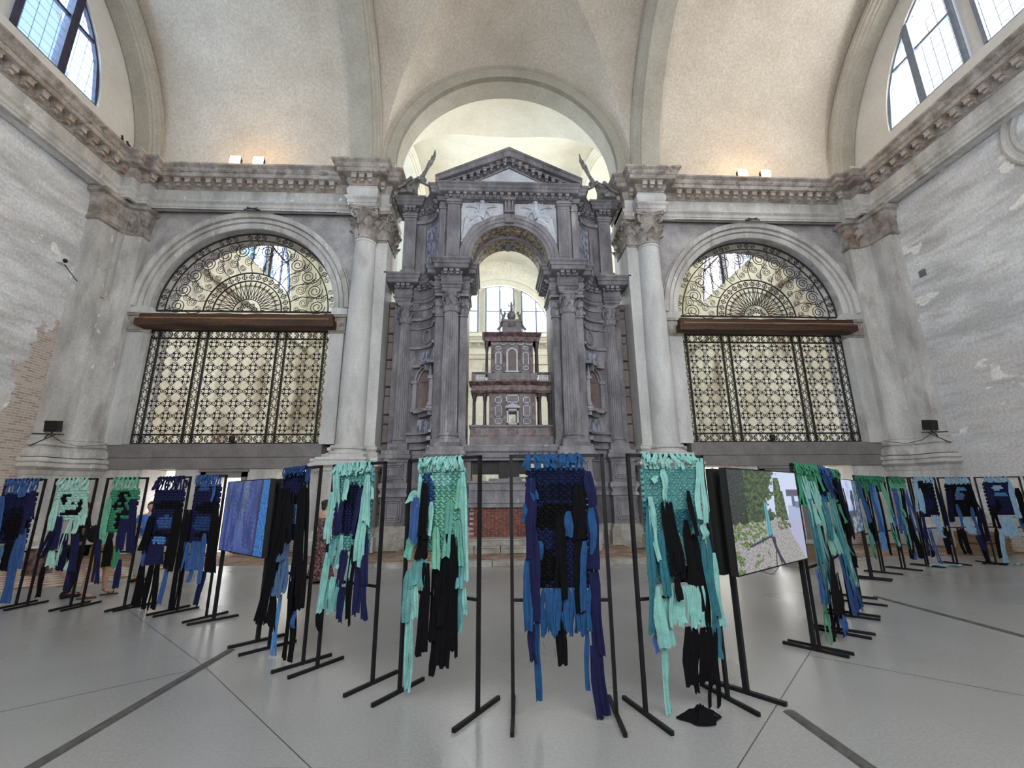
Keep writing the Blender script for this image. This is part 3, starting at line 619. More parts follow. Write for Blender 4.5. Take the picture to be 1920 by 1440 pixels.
for s, side in ((-1, 'left'), (1, 'right')):
    cl = thing('column', 'smooth pale stone column with carved leaf capital, '+side+' of the altar', 'column', (s*5.52, 15.55, 0), group='smooth columns beside the altar')
    part('shaft', MB().lathe([(.475, 3.42), (.47, 3.55), (.455, 5.5), (.425, 8.5), (.385, 11.1), (.42, 11.13), (.42, 11.20), (.385, 11.22)], (s*5.52, 15.55, 0), 40), M['stonew'], cl, smooth=True)
    col_base(cl, (s*5.52, 15.55, 3.12), .47, .34, 'stone')
    capital(cl, (s*5.52, 15.55, 11.2), .40, 1.38, 'corn', worn=True)
    # pedestal under column and jamb pier
    ped = thing('pedestal', 'moulded stone pedestal under the smooth column '+side+' of the altar', 'pedestal', (s*5.5, 15.5, 0), 0, 'column pedestals')
    path = [(-6.62, 16.05), (-6.62, 15.62), (-6.22, 15.62), (-6.22, 14.98), (-4.90, 14.98), (-4.90, 15.55), (-4.66, 15.55), (-4.66, 17.3)]
    if s > 0: path = [(-x, y) for x, y in path][::-1]
    poly = path
    capm = MB().sweep(path, [(-.2, 3.02), (.14, 3.02), (.16, 2.94), (.12, 2.90), (.20, 2.84), (.20, 2.76), (.06, 2.68), (.04, 2.60), (.0, 2.56), (-.2, 2.56)])
    die = MB().ext(poly if s < 0 else poly[::-1], .55, 2.98)
    bas = MB().sweep(path, [(-.2, .75), (.05, .72), (.12, .60), (.12, .5), (.18, .45), (.18, 0), (-.2, 0)])
    part('die', die, M['stone'], ped); part('cap_moulding', capm, M['stonew'], ped); part('plinth', bas, M['stone'], ped)
    # base mouldings round the flat piers behind the column
    path2 = [(-6.2, 16.0), (-6.2, 15.8), (-5.15, 15.65), (-4.70, 15.65), (-4.70, 17.2)]
    if s > 0: path2 = [(-x, y) for x, y in path2][::-1]
    part('pier_base', MB().sweep(path2, [(-.1, 3.5), (.03, 3.5), (.05, 3.44), (.12, 3.40), (.12, 3.32), (.06, 3.26), (.16, 3.20), (.16, 3.08), (.20, 3.06), (.20, 3.0), (-.1, 3.0)]), M['stone'], ped)
    # pilaster capital beyond the column, on the jamb pier
    pc = thing('pilaster_capital', 'weathered leafy pilaster capital beside the column '+side+' of the altar', 'capital', (s*4.92, 15.7, 11.3))
    blk = MB().box(4.72, 5.2, 15.6, 17.2, 11.3, 12.5).box(4.56, 5.3, 15.42, 17.3, 12.42, 12.58)
    if s < 0: blk = blk.mirror()
    part('block', blk, M['corn'], pc)
    lf = leaf_mesh(.5, .36, .2); vo = volute_mesh(.13, .035)
    k0 = None
    for row, zz, sc in ((0, 11.35, 1), (1, 11.75, 1.1)):
        for q in range(7):
            if q < 2: pos, ro = (s*(4.84+.24*q), 15.60, zz), 0
            else: pos, ro = (s*4.72, 15.62+(q-2)*.3, zz), (s*(-pi/2))
            if k0 is None: k0 = piece('leaf', lf, M['corn'], pc, pos, (0, 0, ro), (sc,)*3, smooth=True)
            else: inst(k0, pc, pos, (0, 0, ro), (sc*.95+.1*random.random(),)*3)
    piece('volute', vo, M['corn'], pc, (s*4.62, 15.5, 12.28), (0, 0, -s*pi/4)); piece('volute', vo, M['corn'], pc, (s*5.2, 15.5, 12.28), (0, 0, s*pi/4))
    # corner pier
    cp = thing('corner_pier', 'plain plastered pier with broken brick capital in the '+side+' corner', 'pier', (s*14.4, 15.5, 0), 0, 'corner piers')
    pth = [(-15.05, 14.55), (-14.62, 14.55), (-14.55, 15.35), (-14.40, 15.55), (-14.2, 15.62), (-13.92, 15.65), (-13.92, 16.05)]
    if s > 0: pth = [(-x, y) for x, y in pth][::-1]
    pl = pth+[(s*15.05, 16.05)] if s < 0 else pth+[(15.05, 14.55)][:0]+[(15.05, 16.05)]
    area = pl if s < 0 else [(15.05, 16.05)]+pth
    part('shaft', MB().ext(area, 3.1, 12.6), M['stone'], cp)
    part('pier_base', MB().sweep(pth, [(-.2, 3.72), (.03, 3.70), (.05, 3.64), (.03, 3.6), (.10, 3.52), (.12, 3.42), (.06, 3.38), (.16, 3.28), (.2, 3.14), (.2, 3.05), (-.2, 3.05)]), M['stone'], cp)
    part('pedestal_cap', MB().sweep(pth, [(-.2, 3.05), (.28, 3.02), (.30, 2.90), (.24, 2.86), (.30, 2.80), (.30, 2.74), (.16, 2.64), (.12, 2.5), (-.2, 2.5)]), M['stone'], cp)
    part('pedestal_die', MB().sweep(pth, [(-.2, 2.55), (.10, 2.52), (.10, .7), (.22, .55), (.22, 0), (-.2, 0)]), M['stone'], cp)
    cpm = part('capital', MB().sweep(pth, [(-.2, 12.6), (.26, 12.58), (.26, 12.42), (.14, 12.38), (.05, 12.0), (.03, 11.55), (.08, 11.50), (.08, 11.42), (.0, 11.38), (-.2, 11.38)]), M['corn'], cp)
    for q in range(8):
        t = q/7; a, b = ((-14.62, 14.7), (-13.9, 15.62)); px = a[0]+(b[0]-a[0])*(t if t > .5 else .15*t); py = a[1]+(b[1]-a[1])*min(1, t*1.6)
        piece('leaf', lf, M['brick2' if q > 3 and s > 0 else 'corn'], cpm, (-s*px, py, 11.45+.35*(q % 2)), (0, 0, -s*(pi/2-pi/2*t)*-1), (1, 1, 1.1), smooth=True)

# ------------------------------------------------------------------ wooden beams
for s, side in ((-1, 'left'), (1, 'right')):
    b = thing('wooden_beam', 'long brown timber beam across the '+side+' grille under its arch', 'beam', (s*9.8, 15.7, 7.75), 0, 'timber beams')
    bm_ = MB()
    def rough(x0, x1, y0, y1, z0, z1, amp):
        m = MB(); n = 24; pr = [(y0, z0), (y1, z0), (y1, z1), (y0, z1)]; vs = []
        for i in range(n+1):
            x = x0+(x1-x0)*i/n
            for k, (yy, zz) in enumerate(pr): e = noise.noise(Vector((x*1.3, k*7, z0)))*amp; vs.append((x, yy+e*.6, zz+e))
        m.add(vs, [(i*4+k, (i+1)*4+k, (i+1)*4+(k+1) % 4, i*4+(k+1) % 4) for i in range(n) for k in range(4)]+[(3, 2, 1, 0), tuple(n*4+k for k in range(4))]); return m
    lo_, hi_ = rough(6.42, 13.38, 15.42, 15.95, 7.76, 8.02, .03), rough(6.5, 13.3, 15.5, 15.95, 8.055, 8.24, .05)
    st = rough(6.6, 13.2, 15.425, 15.7, 8.015, 8.06, .012)
    if s < 0: lo_, hi_, st = lo_.mirror(), hi_.mirror(), st.mirror()
    part('lower_timber', lo_, M['wood'], b); part('upper_timber', hi_, M['wood'], b); part('pale_edge', st, M['woodl'], b, label='lighter orange strip of wood')

# ------------------------------------------------------------------ wrought iron grilles
def ring(mb, cx, cz, r, t, n=14, a0=0, a1=2*pi, y=0):
    mb.tube([(cx+r*cos(a0+(a1-a0)*i/n), y, cz+r*sin(a0+(a1-a0)*i/n)) for i in range(n+1)], t, 3)
def spiral(mb, cx, cz, r, t, a0, turns, sgn=1, n=20, y=0):
    mb.tube([(cx+r*(1-.8*i/n)*cos(a0+sgn*turns*2*pi*i/n), y, cz+r*(1-.8*i/n)*sin(a0+sgn*turns*2*pi*i/n)) for i in range(n+1)], t, 3)
def rosette(w, h):
    m = MB(); t = .015
    for a in range(4):
        c, s_ = cos(a*pi/2), sin(a*pi/2); rx = w*.33*abs(c)+0; cx, cz = c*w*.31, s_*h*.31
        m.tube([(cx+(.17*w)*cos(q*2*pi/12), 0, cz+(.145*h)*sin(q*2*pi/12)) for q in range(13)], t, 3)
        m.bar((c*w*.30, 0, s_*h*.30), (c*w*.36, 0, s_*h*.36), .03, 3)
        a2 = a*pi/2+pi/4; m.bar((cos(a2)*w*.17, 0, sin(a2)*h*.17), (cos(a2)*w*.45, 0, sin(a2)*h*.45), .032, 3, r2=.006)
        m.bar((cos(a2)*w*.30-sin(a2)*w*.07, 0, sin(a2)*h*.30+cos(a2)*w*.07), (cos(a2)*w*.30+sin(a2)*w*.07, 0, sin(a2)*h*.30-cos(a2)*w*.07), .026, 3)
    return m
def border_motif(w, h):
    m = MB(); t = .016
    for s1 in (-1, 1):
        for s2 in (-1, 1): spiral(m, s1*w*.24, s2*h*.22, w*.2, t, (pi/2 if s2 < 0 else -pi/2), 1.2, s1*s2, 10)
    m.tube([(w*.46*cos(q*pi/5), 0, h*.46*sin(q*pi/5)) for q in range(11)], t, 3)
    return m
for s, side in ((-1, 'left'), (1, 'right')):
    g = thing('iron_grille', 'black wrought iron rectangular grille of scroll rosettes in the '+side+' bay', 'grille', (s*10.02, 16.3, 3.6), 0, 'rectangular iron grilles')
    X0, X1, Z0, Z1 = 6.68, 13.36, 3.63, 7.86; Y = 16.3
    e1, e2, d1, d2, d3, d4 = X0, X1, X0+.32, X1-.32, 0, 0
    vb = [X0, X0+.32, 8.42, 8.74, 11.30, 11.62, X1-.32, X1]
    zb = [Z0, Z0+.32, Z1-.30, Z1]
    sx = lambda x: s*x
    for i, x in enumerate(vb): piece('upright_bar', MB().box(-.032, .032, -.03, .03, 0, Z1-Z0), M['iron'], g, (sx(x), Y, Z0))
    for z in zb: piece('cross_bar', MB().box(-(X1-X0)/2, (X1-X0)/2, -.025, .025, -.028, .028), M['iron'], g, (sx((X0+X1)/2), Y, z))
    panels = [(vb[1], vb[2], 3), (vb[3], vb[4], 5), (vb[5], vb[6], 3)]
    rw = (vb[4]-vb[3])/5; rh = (zb[2]-zb[1])/8; base = None
    for a, b, nc in panels:
        w_ = (b-a)/nc
        for i in range(nc):
            for j in range(8):
                pos = (sx(a+w_*(i+.5)), Y, zb[1]+rh*(j+.5)); sc = (w_/rw, 1, 1)
                if base is None: base = piece('rosette', rosette(rw, rh), M['iron'], g, pos, (0, 0, 0), sc)
                else: inst(base, g, pos, (0, 0, 0), sc)
    bm0 = None
    bw = .30
    strips = [(vb[0], vb[1]), (vb[2], vb[3]), (vb[4], vb[5]), (vb[6], vb[7])]
    for a, b in strips:
        for j in range(13):
            pos = (sx((a+b)/2), Y, Z0+(Z1-Z0)*(j+.5)/13); sc = ((b-a)/bw*.95, 1, (Z1-Z0)/13/bw)
            if bm0 is None: bm0 = piece('scroll', border_motif(bw, bw), M['iron'], g, pos, (0, 0, 0), sc)
            else: inst(bm0, g, pos, (0, 0, 0), sc)
    for a, b, nc in panels:
        nn = round((b-a)/.42)
        for zz in (Z0+.16, Z1-.15):
            for j in range(nn): inst(bm0, g, (sx(a+(b-a)*(j+.5)/nn), Y, zz), (0, 0, 0), ((b-a)/nn/bw*.97, 1, .95))
    # lunette
    l = thing('iron_lunette', 'half-round black iron fanlight of spirals above the '+side+' beam', 'grille', (s*10.02, 16.3, 8.5), 0, 'half-round iron grilles')
    CX, CZ, RR = 10.02, 8.66, 3.36
    for nm, r_, t in (('outer_hoop', RR-.02, .04), ('second_hoop', RR-.32, .028), ('middle_hoop', 1.62, .03), ('inner_hoop', 1.28, .03), ('sun_hoop', .52, .02)):
        m = MB(); m.tube([(s*CX+r_*cos(pi*i/40), Y, CZ+r_*sin(pi*i/40)) for i in range(41)], t, 4); part(nm, m, M['iron'], l)
    part('sill_bar', MB().box(s*CX-RR, s*CX+RR, Y-.03, Y+.03, CZ-.03, CZ+.03), M['iron'], l)
    sp = MB(); spiral(sp, 0, 0, 1, .058, 0, 2.2, 1, 34)
    lst = []
    nseg = 12
    for k in range(nseg):
        t = pi*(k+.5)/nseg; fl = 1 if t < pi/2 else -1
        for rad, dt, r_ in ((2.62, -.05, .30), (2.78, .085, .20), (2.12, .05, .19), (1.86, -.07, .14), (2.36, .11, .15)):
            tt = t+dt*fl; lst.append((CX+rad*cos(tt), CZ+rad*sin(tt), r_, tt, fl))
    for k in range(18):
        t = pi*(k+.5)/18; lst.append((CX+(RR-.17)*cos(t), CZ+(RR-.17)*sin(t), .12, t, 1))
    src0 = None
    for cx, cz, r_, a, fl in lst:
        pos = (s*cx, Y, cz); rot = (0, -(a if s > 0 else pi-a), 0)
        if src0 is None: src0 = piece('spiral', sp, M['iron'], l, pos, rot, (r_, .4, r_*fl))
        else: inst(src0, l, pos, rot, (r_, .4, r_*fl))
    ray = MB().bar((0, 0, 0), (.22, 0, .05), .018, 3).bar((.22, 0, .05), (.70, 0, 0), .018, 3).bar((0, 0, 0), (.22, 0, -.05), .018, 3).bar((.22, 0, -.05), (.70, 0, 0), .018, 3)
    spiral(ray, .52, .09, .06, .010, -pi/2, 1, 1, 8); spiral(ray, .52, -.09, .06, .010, pi/2, 1, -1, 8)
    r0 = None
    for k in range(19):
        t = pi*(k+.5)/19; pos = (s*CX+.54*cos(t), Y, CZ+.54*sin(t))
        if r0 is None: r0 = piece('sun_ray', ray, M['iron'], l, pos, (0, -t, 0))
        else: inst(r0, l, pos, (0, -t, 0))
    f0 = None
    fm = MB(); ring(fm, 0, 0, .09, .018, 8); fm.bar((-.13, 0, 0), (.13, 0, 0), .018, 3).bar((0, 0, -.13), (0, 0, .13), .012, 3)
    for r_, n_ in ((1.45, 17), (.28, 5), (RR-.17, 9)):
        for k in range(n_):
            t = pi*(k+.5)/n_; pos = (s*CX+r_*cos(t), Y, CZ+r_*sin(t))
            if f0 is None: f0 = piece('iron_flower', fm, M['iron'], l, pos, (0, -t, 0))
            else: inst(f0, l, pos, (0, -t, 0))
    st = MB()
    for k in range(nseg+1):
        t = pi*k/nseg; st.tube([(s*CX+(1.64+(1.38)*q/6)*cos(t+.05*sin(q)), Y, CZ+(1.64+1.38*q/6)*sin(t+.05*sin(q))) for q in range(7)], .018, 3)
    part('stem', st, M['iron'], l)
# medallion moulding on the right wall
md = MB().arc(9.35, 12.0, [(1.05, XW-.0), (1.05, XW-.08), (1.12, XW-.12), (1.2, XW-.08), (1.28, XW-.08), (1.36, XW-.14), (1.44, XW-.1), (1.44, XW)], a0=0, a1=2*pi, n=40, axis='x', cap=False)
top('medallion', md, M['stone'], 'round moulded plaster ring high on the right wall by the frame edge', 'medallion')
# ================================================================== the altar
al = thing('altar', 'tall grey stone altar with paired fluted columns, central arch and pediment', 'altar', (0, 15, 0))
def mir(mb, s): return mb if s < 0 else mb.mirror()
def mpath(p, s): return p if s < 0 else [(-x, y) for x, y in p][::-1]
ARC_C, ARC_R = (-3.66, 15.38), .92
def arcpts(n=10, da=0.0):
    """concave bay between the outer and the inner column, from outer to inner"""
    return [(ARC_C[0]+(ARC_R+da)*cos(pi/2-pi/2*i/n), ARC_C[1]+(ARC_R+da)*sin(pi/2-pi/2*i/n)) for i in range(n+1)]
A = arcpts()
def half(outer_in, arc, inner):   # left half path
    return outer_in+arc+inner
# wall core plan of one half
core = [(-4.42, 16.9), (-4.42, 16.30), (-3.80, 16.30)]+A+[(-2.70, 15.38), (-1.56, 15.38), (-1.56, 16.9)]
P_low = [(-4.36, 16.9), (-4.36, 16.07), (-3.79, 16.07), (-3.79, 16.30)]+A[1:-1]+[(-2.74, 15.30), (-2.62, 15.30), (-2.44, 15.30), (-2.44, 14.88), (-1.80, 14.88), (-1.80, 15.30), (-1.56, 15.30), (-1.56, 16.9)]
E_low = [(-.3,10.1),(.42,10.1),(.42,10.04),(.36,9.98),(.34,9.90),(.30,9.88),(.30,9.74),(.26,9.72),(.08,9.70),(.06,9.60),(.02,9.58),(.055,9.52),(.07,9.42),(.055,9.32),(.02,9.27),(.09,9.26),(.09,9.21),(.03,9.16),(.03,9.08),(.0,9.06),(0,8.97),(-.3,8.97)]
altmod = 'altar'
def small_mods(parent, a, b, z, n, sc=.72): modillions(parent, a, b, z, n, sc, 'altarl', 'am')
for s in (-1, 1):
    sd = 'left' if s < 0 else 'right'
    part('core_wall', mir(MB().ext(core, 2.9, 9.0).ext([(-4.42, 16.9), (-4.42, 16.30), (-3.80, 16.30)]+A+[(-2.74, 15.38), (-1.75, 15.38), (-1.75, 16.9)], 9.0, 10.05), s), M['altar'], al)
    part('lower_entablature', MB().sweep(mpath(P_low, s), E_low), M['altar'], al)
    for a, b, n in (((-4.36, 16.07), (-3.79, 16.07), 3), ((-2.44, 14.88), (-1.80, 14.88), 3), ((-2.70, 15.3), (-2.44, 15.3), 1), ((-1.56, 15.3), (-1.56, 16.5), 4)):
        a2, b2 = (a, b) if s < 0 else ((-b[0], b[1]), (-a[0], a[1]))
        small_mods(al, a2, b2, 9.68, n)
    for i in range(1, 9, 2):
        a, b = A[i], A[i+1]; a2, b2 = (a, b) if s < 0 else ((-b[0], b[1]), (-a[0], a[1])); small_mods(al, a2, b2, 9.68, 1)
    # fluted columns
    nf = 20
    def flute(t, z): q = (t*nf/(2*pi)) % 1; return 1-.11*max(0, sin(pi*q))**.7
    for cx, cy, r0, r1 in ((-3.98*1.0, 16.42-.16, .235, .205), (-2.12, 15.06-.0, .285, .25)):
        X = cx if s < 0 else -cx
        c = part('fluted_column', MB().lathe([(r0, 3.78), (r0, 4.0), (r0*.985, 5.5), (r0*.95, 6.8), (r1, 8.14)], (X, cy, 0), 160, rmod=flute), M['altarl'], al, smooth=False)
        col_base(c, (X, cy, 3.56), r0, .24, 'altarl')
        # plinth block below the base
        part('plinth', MB().box(X-r0*1.5, X+r0*1.5, cy-r0*1.5, cy+.3, 3.30, 3.46).box(X-r0*1.62, X+r0*1.62, cy-r0*1.62, cy+.3, 3.18, 3.30), M['altar'], c)
        # capital (part of the altar)
        o = capital(al, (X, cy, 8.14), r1, .82, 'altarl', joined=True)
    # flat pilasters behind the inner columns with half capitals
    for x0, x1, y in ((-2.70, -2.42, 15.30), (-1.82, -1.56, 15.30)):
        part('pilaster', mir(MB().box(x0, x1, y-.04, y+.1, 3.4, 8.14).box(x0-.03, x1+.03, y-.10, y+.1, 8.10, 8.16).box(x0-.04, x1+.04, y-.10, y+.1, 3.4, 3.62), s), M['altar'], al)
        m = MB(); lf = leaf_mesh(.38, .2, .14)
        for row in (0, 1):
            for k in range(2):
                px = x0+.07+.15*k; m.add([(px+vx, y-.02+vy, 8.18+row*.28+vz) for vx, vy, vz in lf.v], lf.f)
        m.box(x0-.05, x1+.05, y-.16, y+.1, 8.88, 8.97)
        part('pilaster_capital', mir(m, s), M['altarl'], al, smooth=True)
    # concave niche bay
    def cbox(mb, a0, a1, n0, n1, z0, z1, n=6):
        """block following the concave wall; a = 0 outer .. 1 inner, n = distance in front of it"""
        vs = []
        for i in range(n+1):
            t = pi/2-pi/2*(a0+(a1-a0)*i/n)
            for rr in (ARC_R-n0, ARC_R-n1):
                for z in (z0, z1): vs.append((ARC_C[0]+rr*cos(t), ARC_C[1]+rr*sin(t), z))
        fs = []
        for i in range(n):
            b = 4*i; fs += [(b, b+1, b+5, b+4), (b+2, b+6, b+7, b+3), (b+1, b+3, b+7, b+5), (b, b+4, b+6, b+2)]
        fs += [(0, 2, 3, 1), (4*n, 4*n+1, 4*n+3, 4*n+2)]
        mb.add(vs, fs); return mb
    for z, h, n in ((8.30, .10, .10), (7.95, .05, .06), (7.15, .10, .09), (8.75, .06, .05), (3.9, .08, .10), (3.62, .14, .15), (3.36, .1, .12)): part('band_moulding', mir(cbox(MB(), -.15, 1, -.02, n, z, z+h), s), M['altarl'], al)
    part('panel', mir(cbox(MB(), .22, .95, -.02, .035, 6.42, 7.02), s), M['altarp'], al)
    part('panel', mir(cbox(MB(), .22, .95, -.02, .035, 3.98, 4.46), s), M['niche'] if False else M['altarp'], al)
    # round boss between mouldings
    bo = MB(); tt = pi/2-pi/2*.42; cxx, cyy = ARC_C[0]+(ARC_R-.04)*cos(tt), ARC_C[1]+(ARC_R-.04)*sin(tt)
    ex = Vector((-sin(tt), cos(tt), 0)); ring_ = [Vector((cxx, cyy, 7.62))+ex*(.18*cos(q*pi/8))+Vector((0, 0, .26*sin(q*pi/8))) for q in range(17)]
    bo.tube(ring_, .035, 5); part('oval_boss', mir(bo, s), M['altarl'], al, smooth=True)
    # aedicule: posts, arch, hood, shelf, rosy back
    nb = MB()
    a0, a1, zs, zt = .20, .92, 4.85, 5.85
    cbox(nb, a0, a1, .0, .02, zs, zt)
    K = 10; vs = []
    am = (a0+a1)/2; ah = (a1-a0)/2
    def cp(a, n, z): t_ = pi/2-pi/2*a; rr = ARC_R-n; return (ARC_C[0]+rr*cos(t_), ARC_C[1]+rr*sin(t_), z)
    c_ = len(nb.v); pts = [cp(am+ah*cos(pi*i/K), .02, zt+.52*sin(pi*i/K)) for i in range(K+1)]+[cp(am, .02, zt)]
    nb.add(pts, [(i, i+1, K+1) for i in range(K)])
    part('niche_back', mir(nb, s), M['niche'], al)
    ar = MB()
    for i in range(K):
        for r_, n_ in ((1.0, .07), (1.22, .11)):
            p, q = [cp(am+ah*r_*cos(pi*k/K), n_, zt+.52*r_*sin(pi*k/K)) for k in (i, i+1)]; ar.bar(p, q, .035, 4)
    part('niche_arch', mir(ar, s), M['altarl'], al)
    for a in (a0-.08, a1+.04):
        po = MB(); cbox(po, a-.06, a+.06, 0, .13, zs, zt-.05, 2); cbox(po, a-.09, a+.09, 0, .18, zt-.06, zt+.06, 2); cbox(po, a-.08, a+.08, 0, .17, zs-.02, zs+.08, 2)
        part('niche_post', mir(po, s), M['altarl'], al)
    ho = MB(); cbox(ho, a0-.15, am-.22, 0, .22, 6.40, 6.50, 3); cbox(ho, am-.24, am+.24, 0, .26, 6.46, 6.58, 3); cbox(ho, am-.06, am+.06, .05, .22, 6.22, 6.52, 1); cbox(ho, am+.22, 1.02, 0, .22, 6.40, 6.50, 3)
    part('niche_hood', mir(ho, s), M['altarl'], al)
    sh = MB(); cbox(sh, a0-.16, 1.0, 0, .22, 4.72, 4.84); cbox(sh, a0-.02, .97, 0, .30, 4.66, 4.74); cbox(sh, a0+.1, .9, 0, .16, 4.52, 4.66)
    part('niche_shelf', mir(sh, s), M['altarl'], al)
    # pedestal zone
    P_ped = [(-4.45, 16.9), (-4.45, 15.90), (-3.60, 15.90), (-3.60, 16.28)]+A[2:-1]+[(-2.80, 15.25), (-2.62, 15.25), (-2.62, 14.62), (-1.62, 14.62), (-1.62, 15.25), (-1.36, 15.25), (-1.36, 15.6)]
    pp = mpath(P_ped, s)
    part('pedestal_die', MB().ext((P_ped+[(-1.36, 16.9)]) if s < 0 else [(1.36, 16.9)]+mpath(P_ped, 1), 0, 3.2), M['altar'], al)
    part('pedestal_cap', MB().sweep(pp, [(-.1, 3.32), (.06, 3.32), (.06, 3.20), (.12, 3.16), (.12, 3.06), (.04, 2.98), (.04, 2.92), (-.1, 2.90)]), M['altarl'], al)
    part('pedestal_band', MB().sweep(pp, [(-.1, 2.22), (.05, 2.20), (.09, 2.14), (.09, 2.04), (.03, 1.96), (.0, 1.88), (.06, 1.80), (.06, 1.74), (-.1, 1.72)]), M['altarl'], al)
    part('pedestal_plinth', MB().sweep(pp, [(-.1, .80), (.03, .78), (.08, .70), (.10, .60), (.14, .56), (.14, 0), (-.1, 0)]), M['step'], al)
    # sunk panels on the pedestal faces
    for x0, x1, y in ((-4.33, -3.72, 15.90), (-2.50, -1.74, 14.62)):
        for z0, z1 in ((2.32, 2.84), (.92, 1.64)):
            q = MB()
            for r_, d in ((0, .035), (.07, .02)):
                a, b, c, d_ = x0+r_, x1-r_, z0+r_, z1-r_; w_ = .028
                q.box(a, b, y-d, y+.01, c, c+w_).box(a, b, y-d, y+.01, d_-w_, d_).box(a, a+w_, y-d, y+.01, c, d_).box(b-w_, b, y-d, y+.01, c, d_)
            q.box(x0+.13, x1-.13, y-.028, y+.01, z0+.13, z1-.13)
            part('pedestal_panel', mir(q, s), M['altarl'], al)
    # --- upper storey
    core2 = [(-4.20, 16.9), (-4.20, 16.30), (-3.80, 16.30)]+A+[(-2.70, 15.38), (-1.92, 15.38), (-1.92, 16.9)]
    part('upper_wall', mir(MB().ext(core2, 10.05, 13.4), s), M['altar'], al)
    up = MB()
    for x0, x1, y in ((-4.20, -3.72, 16.05), (-2.37, -1.89, 15.10)):
        up.box(x0, x1, y, y+.4, 10.35, 12.78).box(x0-.06, x1+.06, y-.06, y+.4, 10.22, 10.36).box(x0-.10, x1+.10, y-.12, y+.4, 10.08, 10.22).box(x0-.04, x1+.04, y-.05, y+.4, 12.70, 12.78).box(x0-.07, x1+.07, y-.09, y+.4, 12.78, 12.86).box(x0, x1, y-.02, y+.4, 12.86, 13.05)
        w_ = .025
        for a, b, c, d_ in ((x0+.09, x1-.09, 10.5, 12.6),): up.box(a, b, y-.015, y, c, c+w_).box(a, b, y-.015, y, d_-w_, d_).box(a, a+w_, y-.015, y, c, d_).box(b-w_, b, y-.015, y, c, d_)
    for x0, x1, y in ((-2.68, -2.46, 15.30),): up.box(x0, x1, y, y+.3, 10.1, 12.62).box(x0-.03, x1+.03, y-.04, y+.3, 12.62, 12.70).box(x0, x1, y-.01, y+.3, 12.7, 13.05)
    part('upper_pilaster', mir(up, s), M['altarl'], al)
    part('marble_panel', mir(cbox(MB(), .28, .95, -.02, .035, 10.25, 12.30), s), M['altarp'], al)
    part('band_moulding', mir(cbox(MB(), -.15, 1, -.02, .09, 12.53, 12.67), s), M['altarl'], al); part('panel_edge', mir(cbox(MB(), .16, .24, -.02, .05, 10.1, 12.4, 1), s), M['altarl'], al)
    # spandrel relief
    zc_, ri = 10.45, 1.93
    pl = [(-.22, 12.92), (-1.86, 12.92), (-1.86, 10.9)]+[(-ri*sin(q), zc_+ri*cos(q)) for q in [1.335-1.22*i/10 for i in range(11)]]
    rel = part('relief_panel', mir(MB().prism(pl, 15.30, 15.5), s), M['altarw'], al, label='white marble spandrel with a winged figure in relief')
    # reclining winged figure
    fg = MB()
    def limb(pts, r0, r1): fg.tube([(x, 15.25, z-.04) for x, z in pts], r0, 7, rf=lambda q: 1.12*(r0+(r1-r0)*q))
    fg.ell((-1.04, 15.17, 12.84), (.085, .10, .11)); fg.ell((-1.04, 15.20, 12.90), (.105, .09, .07)); fg.ell((-1.04, 15.07, 12.82), (.015, .02, .03))
    limb([(-1.04, 12.84), (-1.03, 12.62), (-1.08, 12.42), (-1.14, 12.25)], .13, .15)
    limb([(-1.12, 12.3), (-1.38, 12.30), (-1.60, 12.22)], .15, .12); limb([(-1.60, 12.22), (-1.66, 11.95), (-1.72, 11.62), (-1.80, 11.3)], .11, .06)
    limb([(-1.1, 12.2), (-1.32, 12.08), (-1.48, 11.96)], .13, .10); limb([(-1.48, 11.98), (-1.60, 11.7), (-1.74, 11.4)], .09, .05)
    limb([(-.95, 12.66), (-.78, 12.50), (-.70, 12.34), (-.60, 12.40)], .06, .04); limb([(-1.14, 12.66), (-1.30, 12.52), (-1.22, 12.44), (-1.04, 12.48)], .06, .04)
    fg.ell((-1.80, 15.25, 11.22), (.07, .05, .07))
    for k in range(6):
        a = .45+.26*k; limb([(-.95, 12.68), (-.95+.30*cos(a), 12.66+.28*sin(a)), (-.95+.52*cos(a), 12.62+.36*sin(a)-.05*k*.3)], .04, .02)
        limb([(-1.15, 12.68), (-1.15-.30*cos(a), 12.66+.28*sin(a)), (-1.15-.60*cos(a), 12.60+.36*sin(a))], .04, .02)
    for k in range(7):
        x = -1.12-.09*k; limb([(x, 12.36-.02*k), (x-.03, 12.2-.02*k), (x-.10, 12.06-.05*k)], .03, .018)
        limb([(-1.25-.06*k, 12.1-.03*k), (-1.32-.06*k, 11.9-.05*k)], .022, .012)
    part('relief_figure', mir(fg, s), M['altarw'], rel, smooth=True)
    # rusticated blocks of the infill wall beside the altar
    z = 2.9; k = 0
    rw_ = thing('block_wall', 'brown rusticated block strip between the altar and the '+sd+' pier', 'wall', (s*4.5, 16.6, 0))
    z = .1
    while z < 9.15:
        h = (.34, .68)[k % 2]; x0, x1 = -4.68, -3.9
        m = MB(); b_ = .03; y = 16.42 if k % 2 else 16.47
        x0_, z1_ = x0, min(z+h, 9.2)
        m.add([(x0_, y+.05, z), (x1, y+.05, z), (x1, y+.05, z1_), (x0_, y+.05, z1_), (x0_+b_, y, z+b_), (x1-b_, y, z+b_), (x1-b_, y, z1_-b_), (x0_+b_, y, z1_-b_), (x0_, 16.9, z), (x1, 16.9, z), (x1, 16.9, z1_), (x0_, 16.9, z1_)],
              [(4, 5, 6, 7), (0, 1, 5, 4), (1, 2, 6, 5), (2, 3, 7, 6), (3, 0, 4, 7), (0, 8, 9, 1), (1, 9, 10, 2), (2, 10, 11, 3), (3, 11, 8, 0)])
        part('stone_block', mir(m, s), M['rust'], rw_); z = z1_+.02; k += 1
